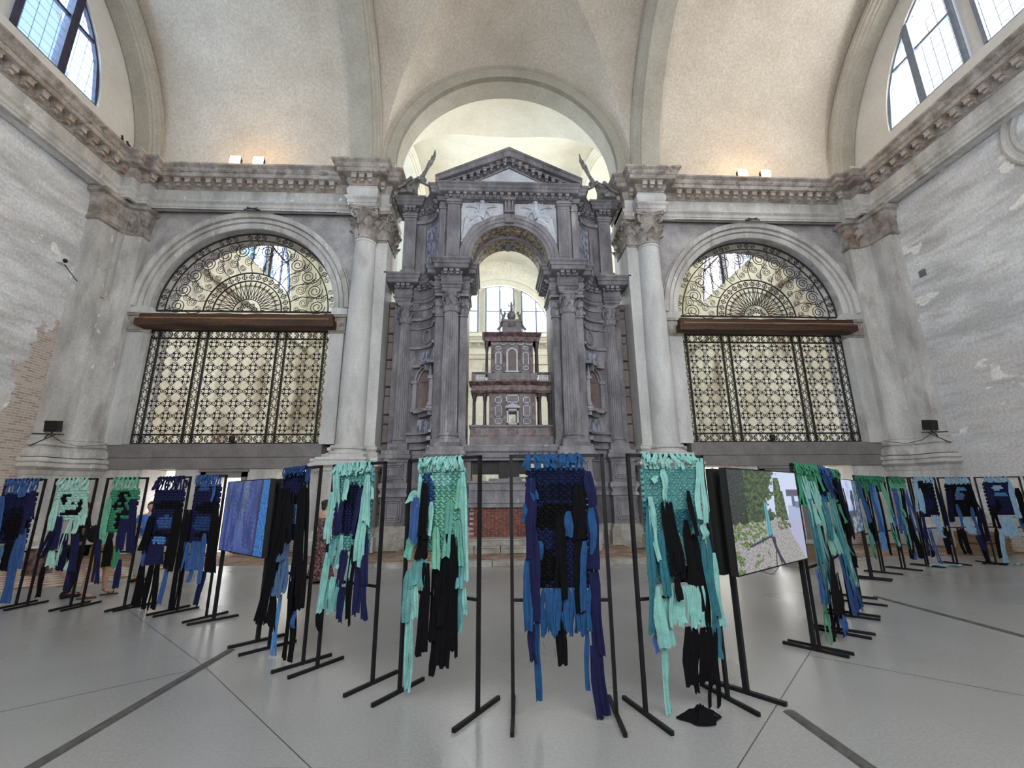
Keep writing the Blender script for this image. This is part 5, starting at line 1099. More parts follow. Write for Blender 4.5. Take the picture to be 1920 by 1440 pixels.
# (u0, u1, ztop, zbottom) of the weave, ground colour, colour patches, hanging strips (u, z, u, z, width, colour)
HG = {
1:((0.06,0.68,1.87,1.00),'ink2',[(0.349,1.495,0.208,0.138,'ink'),(0.363,1.267,0.206,0.226,'black')],[(0.24,2.06,0.26,1.89,0.079,'steelblue'),(0.4,2.05,0.43,1.81,0.1,'steelblue'),(0.05,1.82,0.14,1.18,0.136,'steelblue'),(0.64,1.91,0.75,1.4,0.135,'ink2'),(0.58,1.77,0.64,1.18,0.103,'ink2'),(0.63,1.27,0.73,0.65,0.157,'steelblue'),(0.57,1.09,0.66,0.05,0.115,'steelblue'),(0.31,0.98,0.35,0.65,0.107,'denim'),(0.4,1.04,0.48,0.58,0.203,'black')]),
2:((0.09,0.67,1.93,1.35),'mint',[(0.297,1.765,0.091,0.081,'black'),(0.456,1.695,0.046,0.028,'black'),(0.589,1.625,0.041,0.103,'black'),(0.425,1.513,0.179,0.041,'black'),(0.362,1.764,0.052,0.051,'mint')],[(0.14,1.72,0.16,1.24,0.123,'mint'),(0.69,1.78,0.77,1.32,0.097,'mint'),(0.62,1.47,0.64,1.18,0.117,'mint'),(0.28,1.47,0.33,0.91,0.158,'ink2'),(0.52,1.42,0.42,0.65,0.081,'mint'),(0.22,1.22,0.13,0.82,0.157,'ink'),(0.48,1.18,0.53,0.59,0.165,'ink'),(0.69,1.18,0.81,0.57,0.165,'ink2'),(0.18,0.69,0.2,0.15,0.085,'black'),(0.24,0.91,0.27,0.65,0.07,'mint'),(0.3,0.91,0.35,0.62,0.065,'mint'),(0.68,0.65,0.72,0.26,0.089,'ink2'),(0.68,0.78,0.63,0.6,0.06,'mint')]),
3:((0.14,0.64,1.92,1.17),'green',[(0.328,1.78,0.071,0.092,'black'),(0.404,1.665,0.051,0.068,'black'),(0.507,1.835,0.076,0.028,'black'),(0.577,1.687,0.076,0.068,'ink'),(0.264,1.609,0.051,0.057,'black'),(0.459,1.529,0.101,0.067,'ink'),(0.363,1.396,0.063,0.134,'black')],[(0.14,1.76,0.17,1.08,0.132,'green2'),(0.22,1.2,0.23,1.0,0.07,'green2'),(0.62,1.75,0.76,0.89,0.15,'ink2'),(0.51,1.42,0.57,0.89,0.179,'ink2'),(0.13,1.08,0.22,0.41,0.129,'ink2'),(0.49,0.96,0.52,0.63,0.111,'green'),(0.33,1.09,0.38,0.65,0.154,'black'),(0.6,0.76,0.61,0.31,0.088,'ink2')]),
4:((0.01,0.71,1.89,0.99),'ink2',[(0.394,1.352,0.233,0.109,'steelblue'),(0.303,1.07,0.199,0.064,'sky'),(0.42,1.638,0.369,0.066,'black'),(0.346,1.157,0.299,0.043,'black')],[(0.03,2.07,0.01,1.9,0.126,'ink2'),(0.76,2.06,0.82,1.93,0.098,'ink2'),(0.7,1.57,0.71,0.64,0.231,'black'),(0.06,1.46,0.01,0.89,0.177,'black'),(0.06,0.74,0.09,0.05,0.186,'black'),(0.37,0.71,0.4,0.005,0.322,'black'),(0.06,0.87,0.08,0.65,0.087,'steelblue'),(0.7,0.81,0.69,0.12,0.088,'steelblue'),(0.1,1.0,0.16,0.68,0.087,'ink2'),(0.18,1.0,0.23,0.69,0.087,'ink2'),(0.25,1.0,0.3,0.69,0.086,'ink2'),(0.32,1.01,0.38,0.69,0.085,'ink2'),(0.4,1.01,0.45,0.69,0.085,'ink2'),(0.47,1.01,0.52,0.7,0.084,'ink2')]),
5:((0.01,0.67,1.96,1.05),'ink2',[(0.44,1.597,0.357,0.083,'black'),(0.362,1.347,0.286,0.123,'navyblue'),(0.513,1.177,0.384,0.05,'black'),(0.25,1.905,0.148,0.054,'steelblue')],[(0.54,1.95,0.59,1.69,0.092,'steelblue'),(-0.03,1.57,-0.03,0.05,0.206,'black'),(0.69,1.64,0.8,0.67,0.21,'black'),(0.3,0.68,0.31,0.48,0.091,'steelblue'),(0.65,0.66,0.59,0.17,0.174,'ink2'),(0.51,1.21,0.62,0.49,0.117,'steelblue'),(0.04,1.07,0.12,0.65,0.094,'steelblue'),(0.12,1.07,0.2,0.65,0.094,'steelblue'),(0.2,1.08,0.28,0.66,0.093,'steelblue'),(0.28,1.08,0.35,0.66,0.092,'steelblue'),(0.35,1.08,0.43,0.67,0.091,'steelblue'),(0.43,1.08,0.51,0.67,0.09,'steelblue')]),
6:((-0.06,0.51,2.06,1.25),'ink',[(0.384,1.593,0.168,0.173,'denim'),(0.184,1.868,0.213,0.132,'ink2'),(0.288,1.72,0.276,0.064,'black'),(0.268,1.355,0.204,0.093,'ink2')],[(0.6,2.13,0.65,1.91,0.142,'navyblue'),(0.04,1.87,0.03,0.75,0.286,'black'),(0.53,1.86,0.6,0.64,0.254,'black'),(0.23,1.82,0.33,1.23,0.205,'black'),(0.11,1.57,-0.06,0.28,0.282,'black'),(0.03,1.31,-0.21,0.28,0.179,'black'),(0.62,1.94,0.8,0.56,0.19,'black'),(0.58,1.46,0.68,0.53,0.247,'black'),(0.5,0.8,0.59,0.005,0.239,'black'),(0.21,1.24,0.2,1.0,0.273,'denim2'),(0.04,1.01,0.09,0.61,0.118,'denim'),(0.14,1.02,0.19,0.62,0.109,'denim'),(0.24,1.03,0.29,0.63,0.106,'denim'),(0.33,1.04,0.36,0.67,0.092,'denim'),(0.28,0.65,0.31,0.01,0.116,'sky'),(0.1,0.61,0.17,0.28,0.202,'black'),(0.67,0.52,0.68,0.36,0.071,'steelblue')]),
7:((0.09,0.66,2.03,1.16),'aqua2',[(0.392,1.661,0.194,0.241,'ink'),(0.306,1.477,0.109,0.14,'ink2'),(0.509,1.372,0.104,0.081,'ink')],[(0.08,2.14,0.15,1.62,0.143,'aqua'),(0.05,1.81,0.07,1.3,0.114,'aqua'),(0.28,1.95,0.3,1.72,0.078,'aqua'),(0.52,1.84,0.48,1.37,0.088,'ink2'),(0.22,1.7,0.21,1.35,0.138,'ink2'),(0.64,1.91,0.6,1.11,0.126,'aqua'),(0.64,1.98,0.68,1.5,0.098,'aqua'),(0.69,1.86,0.74,1.73,0.085,'aqua'),(0.16,1.3,0.18,1.03,0.198,'aqua2'),(0.06,1.16,0.02,0.61,0.107,'aqua'),(0.27,1.35,0.26,1.02,0.069,'aqua'),(0.34,1.2,0.33,0.83,0.148,'ink2'),(0.36,0.84,0.36,0.53,0.128,'ink2'),(0.45,1.15,0.43,0.81,0.078,'aqua'),(0.49,1.26,0.51,0.54,0.105,'black'),(0.62,1.12,0.67,0.6,0.18,'ink2'),(0.68,1.38,0.72,0.89,0.071,'ink2'),(0.1,0.89,0.11,0.6,0.1,'aqua2'),(0.18,0.92,0.19,0.55,0.107,'aqua'),(0.26,0.9,0.25,0.64,0.097,'aqua2'),(0.02,0.61,0.03,0.4,0.131,'black'),(0.44,0.82,0.46,0.65,0.057,'aqua')]),
8:((0.15,0.70,2.00,1.24),'sea',[(0.262,1.799,0.088,0.188,'steel'),(0.43,1.916,0.128,0.077,'aqua'),(0.511,1.594,0.164,0.188,'sea2'),(0.24,1.357,0.072,0.126,'aqua')],[(0.17,1.97,0.19,1.66,0.045,'aqua'),(0.11,1.81,0.07,1.7,0.073,'aqua'),(0.14,1.74,0.14,1.37,0.107,'steelblue'),(0.25,1.88,0.27,1.38,0.105,'black'),(0.27,1.4,0.25,1.18,0.12,'black'),(0.11,1.37,0.09,1.18,0.089,'sea'),(0.35,1.7,0.36,1.4,0.057,'aqua'),(0.42,1.47,0.46,1.11,0.071,'sea2'),(0.55,1.72,0.54,1.21,0.081,'sea'),(0.66,1.91,0.66,1.64,0.059,'sea2'),(0.7,1.97,0.77,1.03,0.067,'aqua'),(0.65,1.53,0.71,1.14,0.093,'sea'),(0.23,1.19,0.23,0.92,0.187,'aqua2'),(0.09,1.06,0.09,0.63,0.092,'aqua2'),(0.18,0.94,0.2,0.66,0.101,'aqua'),(0.14,0.66,0.16,0.07,0.105,'aqua'),(0.32,1.15,0.32,0.38,0.115,'black'),(0.4,1.2,0.41,0.5,0.097,'black'),(0.43,0.54,0.42,0.24,0.073,'black'),(0.48,1.2,0.48,0.68,0.112,'black'),(0.58,1.41,0.54,0.32,0.15,'black'),(0.63,1.39,0.65,0.46,0.107,'black'),(0.7,0.98,0.71,0.61,0.065,'aqua2'),(0.75,0.97,0.77,0.75,0.045,'aqua'),(0.71,1.18,0.72,0.97,0.061,'aqua2')]),
9:((0.15,0.67,1.99,0.97),'navy',[(0.392,1.564,0.227,0.119,'black'),(0.288,1.148,0.121,0.151,'black'),(0.43,1.775,0.251,0.081,'ink')],[(0.19,1.9,0.21,1.71,0.057,'royal'),(0.24,1.36,0.24,1.2,0.065,'royal'),(0.51,1.61,0.5,1.4,0.062,'royal'),(0.18,1.9,0.17,1.22,0.099,'ink2'),(0.12,1.68,0.11,1.52,0.033,'royal'),(0.14,1.22,0.13,0.65,0.064,'royal'),(0.2,1.46,0.19,0.71,0.076,'ink2'),(0.16,0.73,0.17,0.43,0.054,'ink2'),(0.21,0.74,0.21,0.14,0.046,'royal'),(0.44,1.59,0.42,0.91,0.101,'black'),(0.41,0.92,0.41,0.4,0.074,'black'),(0.61,1.85,0.6,1.36,0.114,'black'),(0.59,1.38,0.57,0.79,0.064,'black'),(0.7,1.96,0.72,1.65,0.079,'ink2'),(0.72,1.69,0.7,1.13,0.086,'ink2'),(0.64,1.36,0.6,0.81,0.052,'royal'),(0.71,1.65,0.71,1.26,0.057,'royal'),(0.71,1.15,0.72,0.48,0.094,'ink2'),(0.69,0.53,0.73,0.005,0.11,'ink2'),(0.63,0.65,0.61,0.22,0.035,'royal'),(0.27,0.98,0.25,0.61,0.034,'royal'),(0.3,0.98,0.28,0.63,0.034,'royal'),(0.32,0.98,0.31,0.65,0.034,'royal'),(0.35,0.98,0.34,0.61,0.033,'royal'),(0.38,0.98,0.36,0.63,0.033,'royal'),(0.41,0.98,0.39,0.65,0.034,'royal'),(0.44,0.98,0.42,0.61,0.033,'royal'),(0.46,0.98,0.45,0.63,0.033,'royal'),(0.49,0.98,0.47,0.65,0.033,'royal'),(0.52,0.98,0.5,0.61,0.033,'royal'),(0.55,0.98,0.53,0.63,0.033,'royal'),(0.57,0.98,0.56,0.65,0.033,'royal'),(0.6,0.98,0.58,0.61,0.033,'royal'),(0.63,0.98,0.61,0.63,0.033,'royal'),(0.66,0.98,0.64,0.65,0.033,'royal')]),
10:((0.14,0.76,2.00,0.97),'aqua2',[(0.18,1.545,0.074,0.15,'petrol'),(0.531,1.506,0.117,0.123,'petrol'),(0.321,1.126,0.148,0.077,'petrol'),(0.537,1.036,0.101,0.077,'ink')],[(0.35,1.98,0.35,1.7,0.07,'aqua'),(0.27,1.92,0.23,1.86,0.056,'aqua'),(0.18,1.73,0.21,1.19,0.074,'aqua'),(0.15,1.65,0.08,0.61,0.076,'petrol'),(0.27,1.44,0.24,0.9,0.078,'petrol'),(0.34,1.68,0.38,1.05,0.156,'black'),(0.39,1.06,0.36,0.86,0.059,'black'),(0.59,1.78,0.61,1.37,0.058,'black'),(0.56,1.52,0.54,0.96,0.072,'black'),(0.64,1.39,0.66,0.6,0.092,'black'),(0.41,1.04,0.63,0.93,0.06,'black'),(0.78,2.09,0.72,1.53,0.098,'aqua'),(0.74,1.47,0.73,1.35,0.08,'aqua'),(0.74,1.37,0.74,0.66,0.109,'petrol'),(0.82,1.22,0.81,0.61,0.052,'aqua'),(0.74,0.68,0.74,0.37,0.086,'petrol'),(0.16,0.98,0.16,0.51,0.089,'aqua'),(0.26,0.87,0.24,0.49,0.099,'aqua'),(0.21,0.52,0.19,0.005,0.062,'aqua'),(0.12,0.6,0.11,0.47,0.037,'steelblue'),(0.46,0.63,0.42,0.19,0.086,'black'),(0.53,0.62,0.48,0.13,0.087,'black'),(0.61,0.61,0.55,0.19,0.088,'black'),(0.68,0.61,0.63,0.18,0.084,'black'),(0.71,0.6,0.62,0.005,0.113,'black'),(0.3,0.97,0.27,0.65,0.043,'aqua'),(0.34,0.97,0.31,0.67,0.043,'aqua'),(0.38,0.97,0.35,0.69,0.044,'aqua'),(0.41,0.97,0.38,0.64,0.044,'aqua'),(0.45,0.96,0.42,0.66,0.044,'aqua'),(0.49,0.96,0.46,0.68,0.044,'aqua'),(0.53,0.96,0.49,0.63,0.045,'aqua'),(0.56,0.96,0.53,0.65,0.045,'aqua'),(0.6,0.95,0.57,0.67,0.045,'aqua'),(0.64,0.95,0.6,0.62,0.045,'aqua')]),
11:((0.06,0.94,2.08,1.61),'green',[(0.498,1.763,0.162,0.103,'black'),(0.159,1.814,0.201,0.133,'green2')],[(0.28,1.97,0.44,1.34,0.293,'aqua'),(0.57,1.9,1.14,0.94,0.322,'aqua'),(0.46,1.38,0.68,0.54,0.244,'aqua2'),(0.3,1.68,0.3,0.46,0.281,'petrol'),(0.9,1.67,0.9,1.15,0.232,'petrol'),(0.18,0.85,0.18,0.48,0.192,'steelblue'),(0.24,0.54,0.08,0.09,0.169,'green'),(0.5,0.58,0.27,0.08,0.139,'black'),(0.14,2.1,0.06,1.62,0.199,'green'),(0.86,2.13,0.86,1.82,0.236,'green')]),
12:((-0.10,1.10,2.09,1.60),'steelblue',[(0.178,1.818,0.466,0.113,'ink')],[(0.19,2.16,0.82,1.72,0.501,'steelblue'),(0.6,1.76,1.21,0.38,0.663,'aqua2'),(0.73,1.43,0.72,0.58,0.509,'petrol'),(0.62,0.91,1.19,0.05,0.804,'steelblue'),(-0.25,0.73,-0.47,0.28,0.446,'black'),(-0.45,0.29,-0.4,0.08,0.433,'steelblue'),(-0.41,0.98,-0.88,0.38,0.236,'black')]),
13:((0.06,0.70,2.05,1.58),'green',[(0.363,1.827,0.327,0.172,'black')],[(0.46,1.94,0.51,1.28,0.377,'ink'),(0.59,1.83,0.65,1.05,0.52,'black'),(0.31,1.08,0.52,0.61,0.298,'black'),(0.08,1.02,0.47,0.79,0.166,'aqua2'),(0.13,1.58,0.29,1.29,0.209,'green')]),
14:((0.01,0.95,2.05,1.62),'green',[(0.398,1.704,0.184,0.087,'black')],[(0.17,2.02,0.45,1.1,0.29,'steelblue'),(0.39,1.85,0.45,0.87,0.293,'black'),(0.53,1.56,0.67,0.69,0.273,'black'),(0.01,1.23,0.24,0.64,0.232,'aqua2'),(0.25,0.94,0.12,0.43,0.279,'green')]),
15:((-0.06,0.80,2.05,1.76),'green',[],[(0.05,1.97,0.11,0.9,0.176,'steelblue'),(0.3,1.91,0.34,0.36,0.179,'black'),(0.18,1.94,0.13,0.49,0.163,'sky'),(0.61,1.98,0.81,1.17,0.187,'green2'),(0.73,1.76,0.9,0.92,0.159,'steelblue'),(0.69,1.39,0.78,0.54,0.157,'aqua'),(0.68,1.05,0.79,0.33,0.156,'black'),(0.62,0.93,0.75,0.54,0.169,'green')]),
16:((0.05,0.75,2.06,1.79),'green2',[],[(0.15,1.85,0.14,0.79,0.211,'steelblue'),(0.29,1.76,0.25,0.43,0.141,'aqua2'),(0.48,1.85,0.25,0.22,0.177,'black'),(0.6,1.79,0.73,0.83,0.195,'steelblue'),(0.49,1.22,0.62,0.22,0.179,'black'),(0.36,0.6,0.33,0.2,0.116,'steelblue'),(0.26,1.38,0.34,1.16,0.118,'green2')]),
17:((0.11,0.83,2.05,1.14),'ink',[(0.419,1.85,0.205,0.1,'black'),(0.485,1.454,0.204,0.13,'ink2')],[(0.13,2.05,0.01,1.27,0.17,'lightblue'),(0.19,1.85,0.16,1.26,0.151,'lightblue'),(0.08,1.3,0.02,0.29,0.216,'ink2'),(0.23,0.88,0.32,0.08,0.138,'steelblue'),(0.86,1.98,0.91,0.92,0.125,'ink'),(0.52,1.19,0.61,0.87,0.305,'lightblue'),(0.48,0.87,0.7,0.64,0.202,'lightblue'),(0.75,0.9,0.69,0.26,0.223,'black'),(0.12,0.51,0.1,0.24,0.166,'black'),(0.92,0.79,0.87,0.46,0.133,'black'),(0.08,1.01,0.05,0.38,0.079,'denim2')]),
18:((0.17,0.88,1.95,1.11),'black',[(0.484,1.642,0.152,0.117,'denim'),(0.569,1.81,0.191,0.04,'sky')],[(0.2,1.85,0.09,1.02,0.158,'ink'),(0.79,1.91,0.85,1.37,0.153,'black'),(0.32,1.44,0.34,0.85,0.113,'steelblue'),(0.45,1.11,0.56,0.72,0.225,'lightblue'),(0.71,1.37,0.7,0.69,0.113,'steelblue'),(0.23,0.86,0.26,0.25,0.244,'black'),(0.88,1.37,0.85,0.52,0.173,'ink'),(0.7,0.69,0.74,0.3,0.224,'ink2'),(0.84,0.56,0.75,0.005,0.126,'black')]),
19:((0.16,0.68,1.99,1.14),'ink2',[(0.37,1.835,0.166,0.047,'lightblue'),(0.443,1.668,0.137,0.046,'sky'),(0.248,1.405,0.165,0.164,'black')],[(0.22,1.9,0.21,1.34,0.122,'ink2'),(0.2,1.44,0.18,0.85,0.137,'black'),(0.15,0.85,0.08,0.15,0.092,'black'),(0.68,2.0,0.65,1.11,0.092,'lightblue'),(0.33,1.14,0.38,0.66,0.163,'lightblue'),(0.46,1.14,0.54,0.66,0.162,'lightblue'),(0.24,0.85,0.15,0.005,0.081,'lightblue'),(0.78,1.83,0.76,0.98,0.119,'black'),(0.7,1.11,0.71,0.73,0.08,'steelblue')]),

}
def rack(k, a, b, label, cat='rack', grp='black tube racks of the hangings', wide=.03, names=True):
    L_ = (Vector(b)-Vector(a)).length; rz = atan2(b[1]-a[1], b[0]-a[0])
    t = thing('display_rack', label, cat, (a[0], a[1], 0), rz, grp); w = wide/2
    for u in (0, L_): part('post', MB().box(u-w, u+w, -w, w, .03, 2.12), M['steel'], t, local=True)
    for u in (0, L_): part('foot', MB().box(u-w, u+w, -.33, .33, 0, .032), M['steel'], t, local=True)
    part('top_bar', MB().box(-w, L_+w, -w, w, 2.09, 2.12), M['steel'], t, local=True); part('cross_bar', MB().box(w, L_-w, -w*.8, w*.8, .86, .885), M['steel'], t, local=True)
    return t, L_, rz
rnd = random.Random(11)
def ribbon(u0, z0, u1, z1, w, n0, amp=.012, frays=True):
    """one torn cloth strip hanging from (u0, z0) to (u1, z1), folded along its length"""
    L_ = max(.05, z0-z1); ns = max(5, min(16, int(L_/.075))); m = MB(); vs = []; ph = rnd.random()*6; W_ = 5; k1 = rnd.uniform(2.5, 5); tw = rnd.uniform(-.35, .35)
    cols = (-.5, -.27, 0, .24, .5)
    for i in range(ns+1):
        t = i/ns; uc = u0+(u1-u0)*t**1.1+amp*.6*sin(ph+t*k1)*min(1, t*3); z = z0+(z1-z0)*t
        ww = w*(.55+.45*min(1, t*5))*(1+.10*sin(ph*2+t*9)); off = n0+.018*sin(ph+t*k1*1.3)*t+.02*t
        for j, c in enumerate(cols):
            fold = (.28 if j % 2 else -.12)*w*(.6+.5*sin(ph+j+t*3))*min(1, .4+t); a = tw*t*1.4
            zz = z+(rnd.uniform(-.018, .012) if i == ns and frays else 0)
            vs.append((uc+c*ww*cos(a), -(off+fold*.55+c*ww*sin(a)), max(.006, zz)))
    m.add(vs, [(i*W_+j, i*W_+j+1, (i+1)*W_+j+1, (i+1)*W_+j) for i in range(ns) for j in range(W_-1)])
    return m
def hanging(k, L_, pos, rz):
    (u0, u1, zt, zb), ground, blobs, strips = HG[k]
    near = k in (6, 7, 8, 9, 10, 11, 12)
    h = thing('woven_hanging', DESC[k], 'textile', (pos[0], pos[1], 0), rz, 'woven cloth hangings on the racks')
    # weave: rows of puffy knots in the colours of their place
    ch = .026 if near else .045; cw = .034 if near else .06
    if k == 7: ch, cw = .030, .030
    cols = [ground]; 
    for b in blobs:
        if b[4] not in cols: cols.append(b[4])
    wv = MB(); nr = max(3, int((zt-zb)/ch)); nc = max(4, int(round((u1-u0)/cw)))
    for i in range(nr):
        for j in range(-1, nc+1):
            o = .5 if i % 2 else 0
            uc = u0+(j+.5+o)*(u1-u0)/nc; zc = zt-(i+.5)*ch
            if uc < u0 or uc > u1: continue
            c = ground
            jit = rnd.uniform(-.012, .012)
            for bu, bz, ru, rzz, col in blobs:
                if ((uc-bu+jit)/max(.01, ru))**2+((zc-bz+jit)/max(.01, rzz))**2 < 1: c = col
            hu, hz = cw*.62*rnd.uniform(.85, 1.15), ch*.60; d = .018; sk = (.42 if (j % 2) else -.42)*ch*(1 if near else .5)+rnd.uniform(-.1, .1)*ch; y0 = -.012+.004*rnd.random()
            wv.add([(uc-hu, y0, zc-sk), (uc-hu*.72, y0, zc-hz), (uc+hu*.72, y0, zc-hz), (uc+hu, y0, zc+sk), (uc+hu*.72, y0, zc+hz), (uc-hu*.72, y0, zc+hz), (uc-hu*.45, y0-d, zc-sk), (uc+hu*.45, y0-d, zc+sk)],
                   [(0, 1, 6), (1, 2, 7, 6), (2, 3, 7), (3, 4, 7), (4, 5, 6, 7), (5, 0, 6)], cols.index(c))
            wv.add([(uc-hu, 0, zc-hz*1.3), (uc+hu, 0, zc-hz*1.3), (uc+hu, 0, zc+hz*1.3), (uc-hu, 0, zc+hz*1.3)], [(0, 1, 2, 3)], cols.index(c))
    part('weave', wv, [M['c_'+c] for c in cols], h, kind='stuff', local=True)
    # ties up to the bar, knots round it
    tc = TOPC[k]; n = max(6, int((u1-u0)/(.045 if near else .06))); tie = None
    for i in range(n):
        u = u0+(u1-u0)*(i+.5)/n+rnd.uniform(-.006, .006)
        m = ribbon(u+rnd.uniform(-.008, .008), 2.10, u, zt-.02, .030 if near else .045, .012, .004, False)
        part('tie_strand', m, M['c_'+tc], h, local=True)
    kn = []
    for i in range(int(n*.8)):
        u = u0-.02+(u1-u0+.04)*(i+.5)/(n*.8); r_ = rnd.uniform(.020, .027)
        m = MB(); sl = rnd.uniform(-.02, .02)
        m.tube([(u+sl*(q/8-.5)+.004*q/8, -r_*cos(q*2*pi/8), 2.105+r_*sin(q*2*pi/8)) for q in range(9)], .011, 5)
        part('knot', m, M['c_'+tc], h, local=True, smooth=True)
        for q_ in range(2 if rnd.random() < .6 else 1):
            L2 = rnd.uniform(.06, .15) if near else rnd.uniform(.07, .17); du = rnd.uniform(-.07, .07)
            part('tie_tail', ribbon(u, 2.125, u+du, 2.10-L2*.8, rnd.uniform(.035, .06), .034+.006*q_, .01), M['c_'+tc], h, local=True)
    # side selvedge strips
    lay = 0
    for (a0, z0, a1, z1, w, c) in strips:
        lay += 1; z0 = min(z0, 2.09); base = .03+.0045*(lay % 9)
        ns = max(1, int(round(w/(.062 if near else .085))))
        wide = w/ns
        for q in range(ns):
            du = (q-(ns-1)/2)*wide; jz = rnd.uniform(-.05, .04) if ns > 1 else 0
            part('fabric_strip', ribbon(a0+du*.9, z0, a1+du, max(.008, z1+(jz if q else 0)), wide*1.18, base+.008*(q % 2), .012), M['c_'+c], h, local=True)
    # loose threads at the hem
    if near:
        th = MB()
        for q in range(7):
            u = rnd.uniform(u0, u1); z = zb-rnd.uniform(.1, .5); th.bar((u, -.05, z), (u+rnd.uniform(-.02, .02), -.05, z-rnd.uniform(.05, .16)), .0012, 3)
        part('loose_thread', th, M['c_'+tc], h, kind='stuff', local=True)
    return h
HAS = {1:'navy hanging with the long steel-blue tail',2:'pale mint hanging',3:'green-topped hanging with black blots',4:'navy hanging with black legs',5:'hanging with steel-blue fringe left of the blue screen',6:'black-draped hanging right of the blue screen',7:'aqua hanging with navy centre',8:'sea-green hanging with black tails',9:'central navy and royal blue hanging',10:'turquoise hanging with black streaks',
11:'green and aqua hanging beside the riverside screen',12:'blue-topped hanging behind the riverside screen',13:'narrow black and mint hanging',14:'green and black hanging right of the foggy screen',15:'green, blue and black striped hanging',16:'narrow steel-blue hanging with green top',17:'pale blue-topped hanging with white waist',18:'pale blue-topped hanging with round denim patch',19:'pale blue-topped hanging nearest the right edge',20:'hanging cut off by the right frame edge'}
for k, (a, b) in RK.items():
    t, L_, rz = rack(k, a, b, 'black tube rack carrying the '+HAS[k] if k < 20 else 'empty-looking black tube rack cut by the right frame edge')
    if k in HG: hanging(k, L_, a, rz)
# black cloth heap on the floor below the turquoise hanging
hp = MB(); c0 = (1.0, 4.02)
def heap(a, b):
    t = a*2*pi; r_ = (1-b); q = .5+.5*noise.noise(Vector((a*6, b*5, 3)))
    return (c0[0]+(.16*r_*cos(t))*(1+.3*sin(3*t)), c0[1]+.11*r_*sin(t), .01+.10*b*(.5+q)+.02*sin(9*t)*b*(1-b)*2)
top('cloth_heap', hp.grid(heap, 26, 8), M['c_black'], 'black cloth end crumpled on the floor under the turquoise hanging', 'cloth', smooth=True)
# pale and black cloth ends lying under the right-hand hangings
for (x, y, w, c, lb) in ((10.3, 11.0, .45, 'lightblue', 'pale blue cloth end trailing on the floor under the white-waisted hanging'), (11.75, 11.15, .35, 'black', 'black cloth end trailing on the floor by the denim-patched hanging'), (12.5, 10.95, .5, 'lightblue', 'pale blue cloth end trailing on the floor near the right frame edge')):
    m = MB().grid(lambda a, b: (x+w*(a-.5)*2, y+.10*(b-.5)+.05*sin(a*7), .008+.035*abs(sin(a*8+b*3))), 18, 4); top('cloth_end', m, M['c_'+c], lb, 'cloth')

# ------------------------------------------------------------------ screens on stands
def hsh(x, y): return 1.9*noise.noise(Vector((x, y, 0)))+.9*noise.noise(Vector((x*2.3, y*2.3, 4)))
def lerp(a, b, t): return tuple(p+(q-p)*t for p, q in zip(a, b))
def pic_river(u, v):
    # sky, poplars, bank, river, draped figure with dark straps
    n1 = hsh(u*9, v*9); n2 = hsh(u*26, v*26+5); n3 = hsh(u*60, v*60+9)
    c = (.60, .68, .88) if v > .5 else (.42, .44, .62)
    if v < .62 and u > .80: c = (.40, .45, .66)
    if .72 < v < .80 and u > .80: c = (.10, .08, .13)          # bridge deck
    if .60 < v < .74 and .88 < u < .93: c = (.09, .12, .24)
    if .58 < v < .66 and u > .93: c = (.16, .22, .34)
    edge = .58+.10*hsh(v*4, 2)+.05*n2
    if v > .36+.06*u and u < edge: c = lerp((.012, .03, .012), (.095, .15, .05), max(0, min(1, .38+n2*.6+n3*.5-.5*(u < .2))))
    if u < .16+.03*n1 and v > .40: c = lerp((.008, .012, .012), (.05, .065, .055), max(0, min(1, .4+n3)))
    d = (u-.66)/.07+.08*n2
    if abs(d) < 1-.6*max(0, v-.6)*2 and .42 < v < .93: c = lerp((.012, .035, .014), (.12, .18, .06), max(0, min(1, .45+n2+n3)))
    if abs((u-.73)/.05) < 1-(v-.45)*2.2 and .42 < v < .78: c = lerp((.015, .04, .015), (.10, .15, .06), max(0, min(1, .5+n2)))
    bank = .47-.30*max(0, u-.62)*2.2+.03*n1
    if v < bank and not (u > .70+.9*(v-.05)*-.0+.28*(1-v/.47)**.0*.35 and v > .20 and u > .86):
        c = lerp((.26, .25, .26), (.44, .42, .41), max(0, min(1, .5+n3)))
        if n1+.5*n2 > .55 and u < .45: c = lerp((.05, .10, .03), (.20, .28, .11), max(0, min(1, .5+n3)))
        if v > .30 and u < .42 and n2 > -.2: c = lerp((.05, .11, .03), (.22, .31, .12), max(0, min(1, .5+n3)))
    if v < .45 and u > .86+.6*(.20-v): c = (.42, .44, .62)
    if .36 < v < .44 and .60 < u < .80 and n2 > -.25: c = lerp((.04, .05, .03), (.20, .24, .10), .5+n3)
    if abs(u-.455-.05*(.62-v)) < .018+.055*max(0, .62-v)*1.1 and .30 < v < .66: c = lerp((.05, .22, .30), (.12, .42, .50), .5+.5*sin(u*190))
    for a, b, cc in ((.50, .62, .36), (.52, .58, .20), (.53, .50, .06)):
        x = a+(b-a)*((.30-v)/.30)**1.6 if v < .30 else 9
        if abs(u-x) < .007+.012*(b > .6): c = (.03, .03, .05)
    if abs(v-(.30-.30*(.46-u)*.8)) < .012 and .18 < u < .50: c = (.04, .04, .07)
    return c
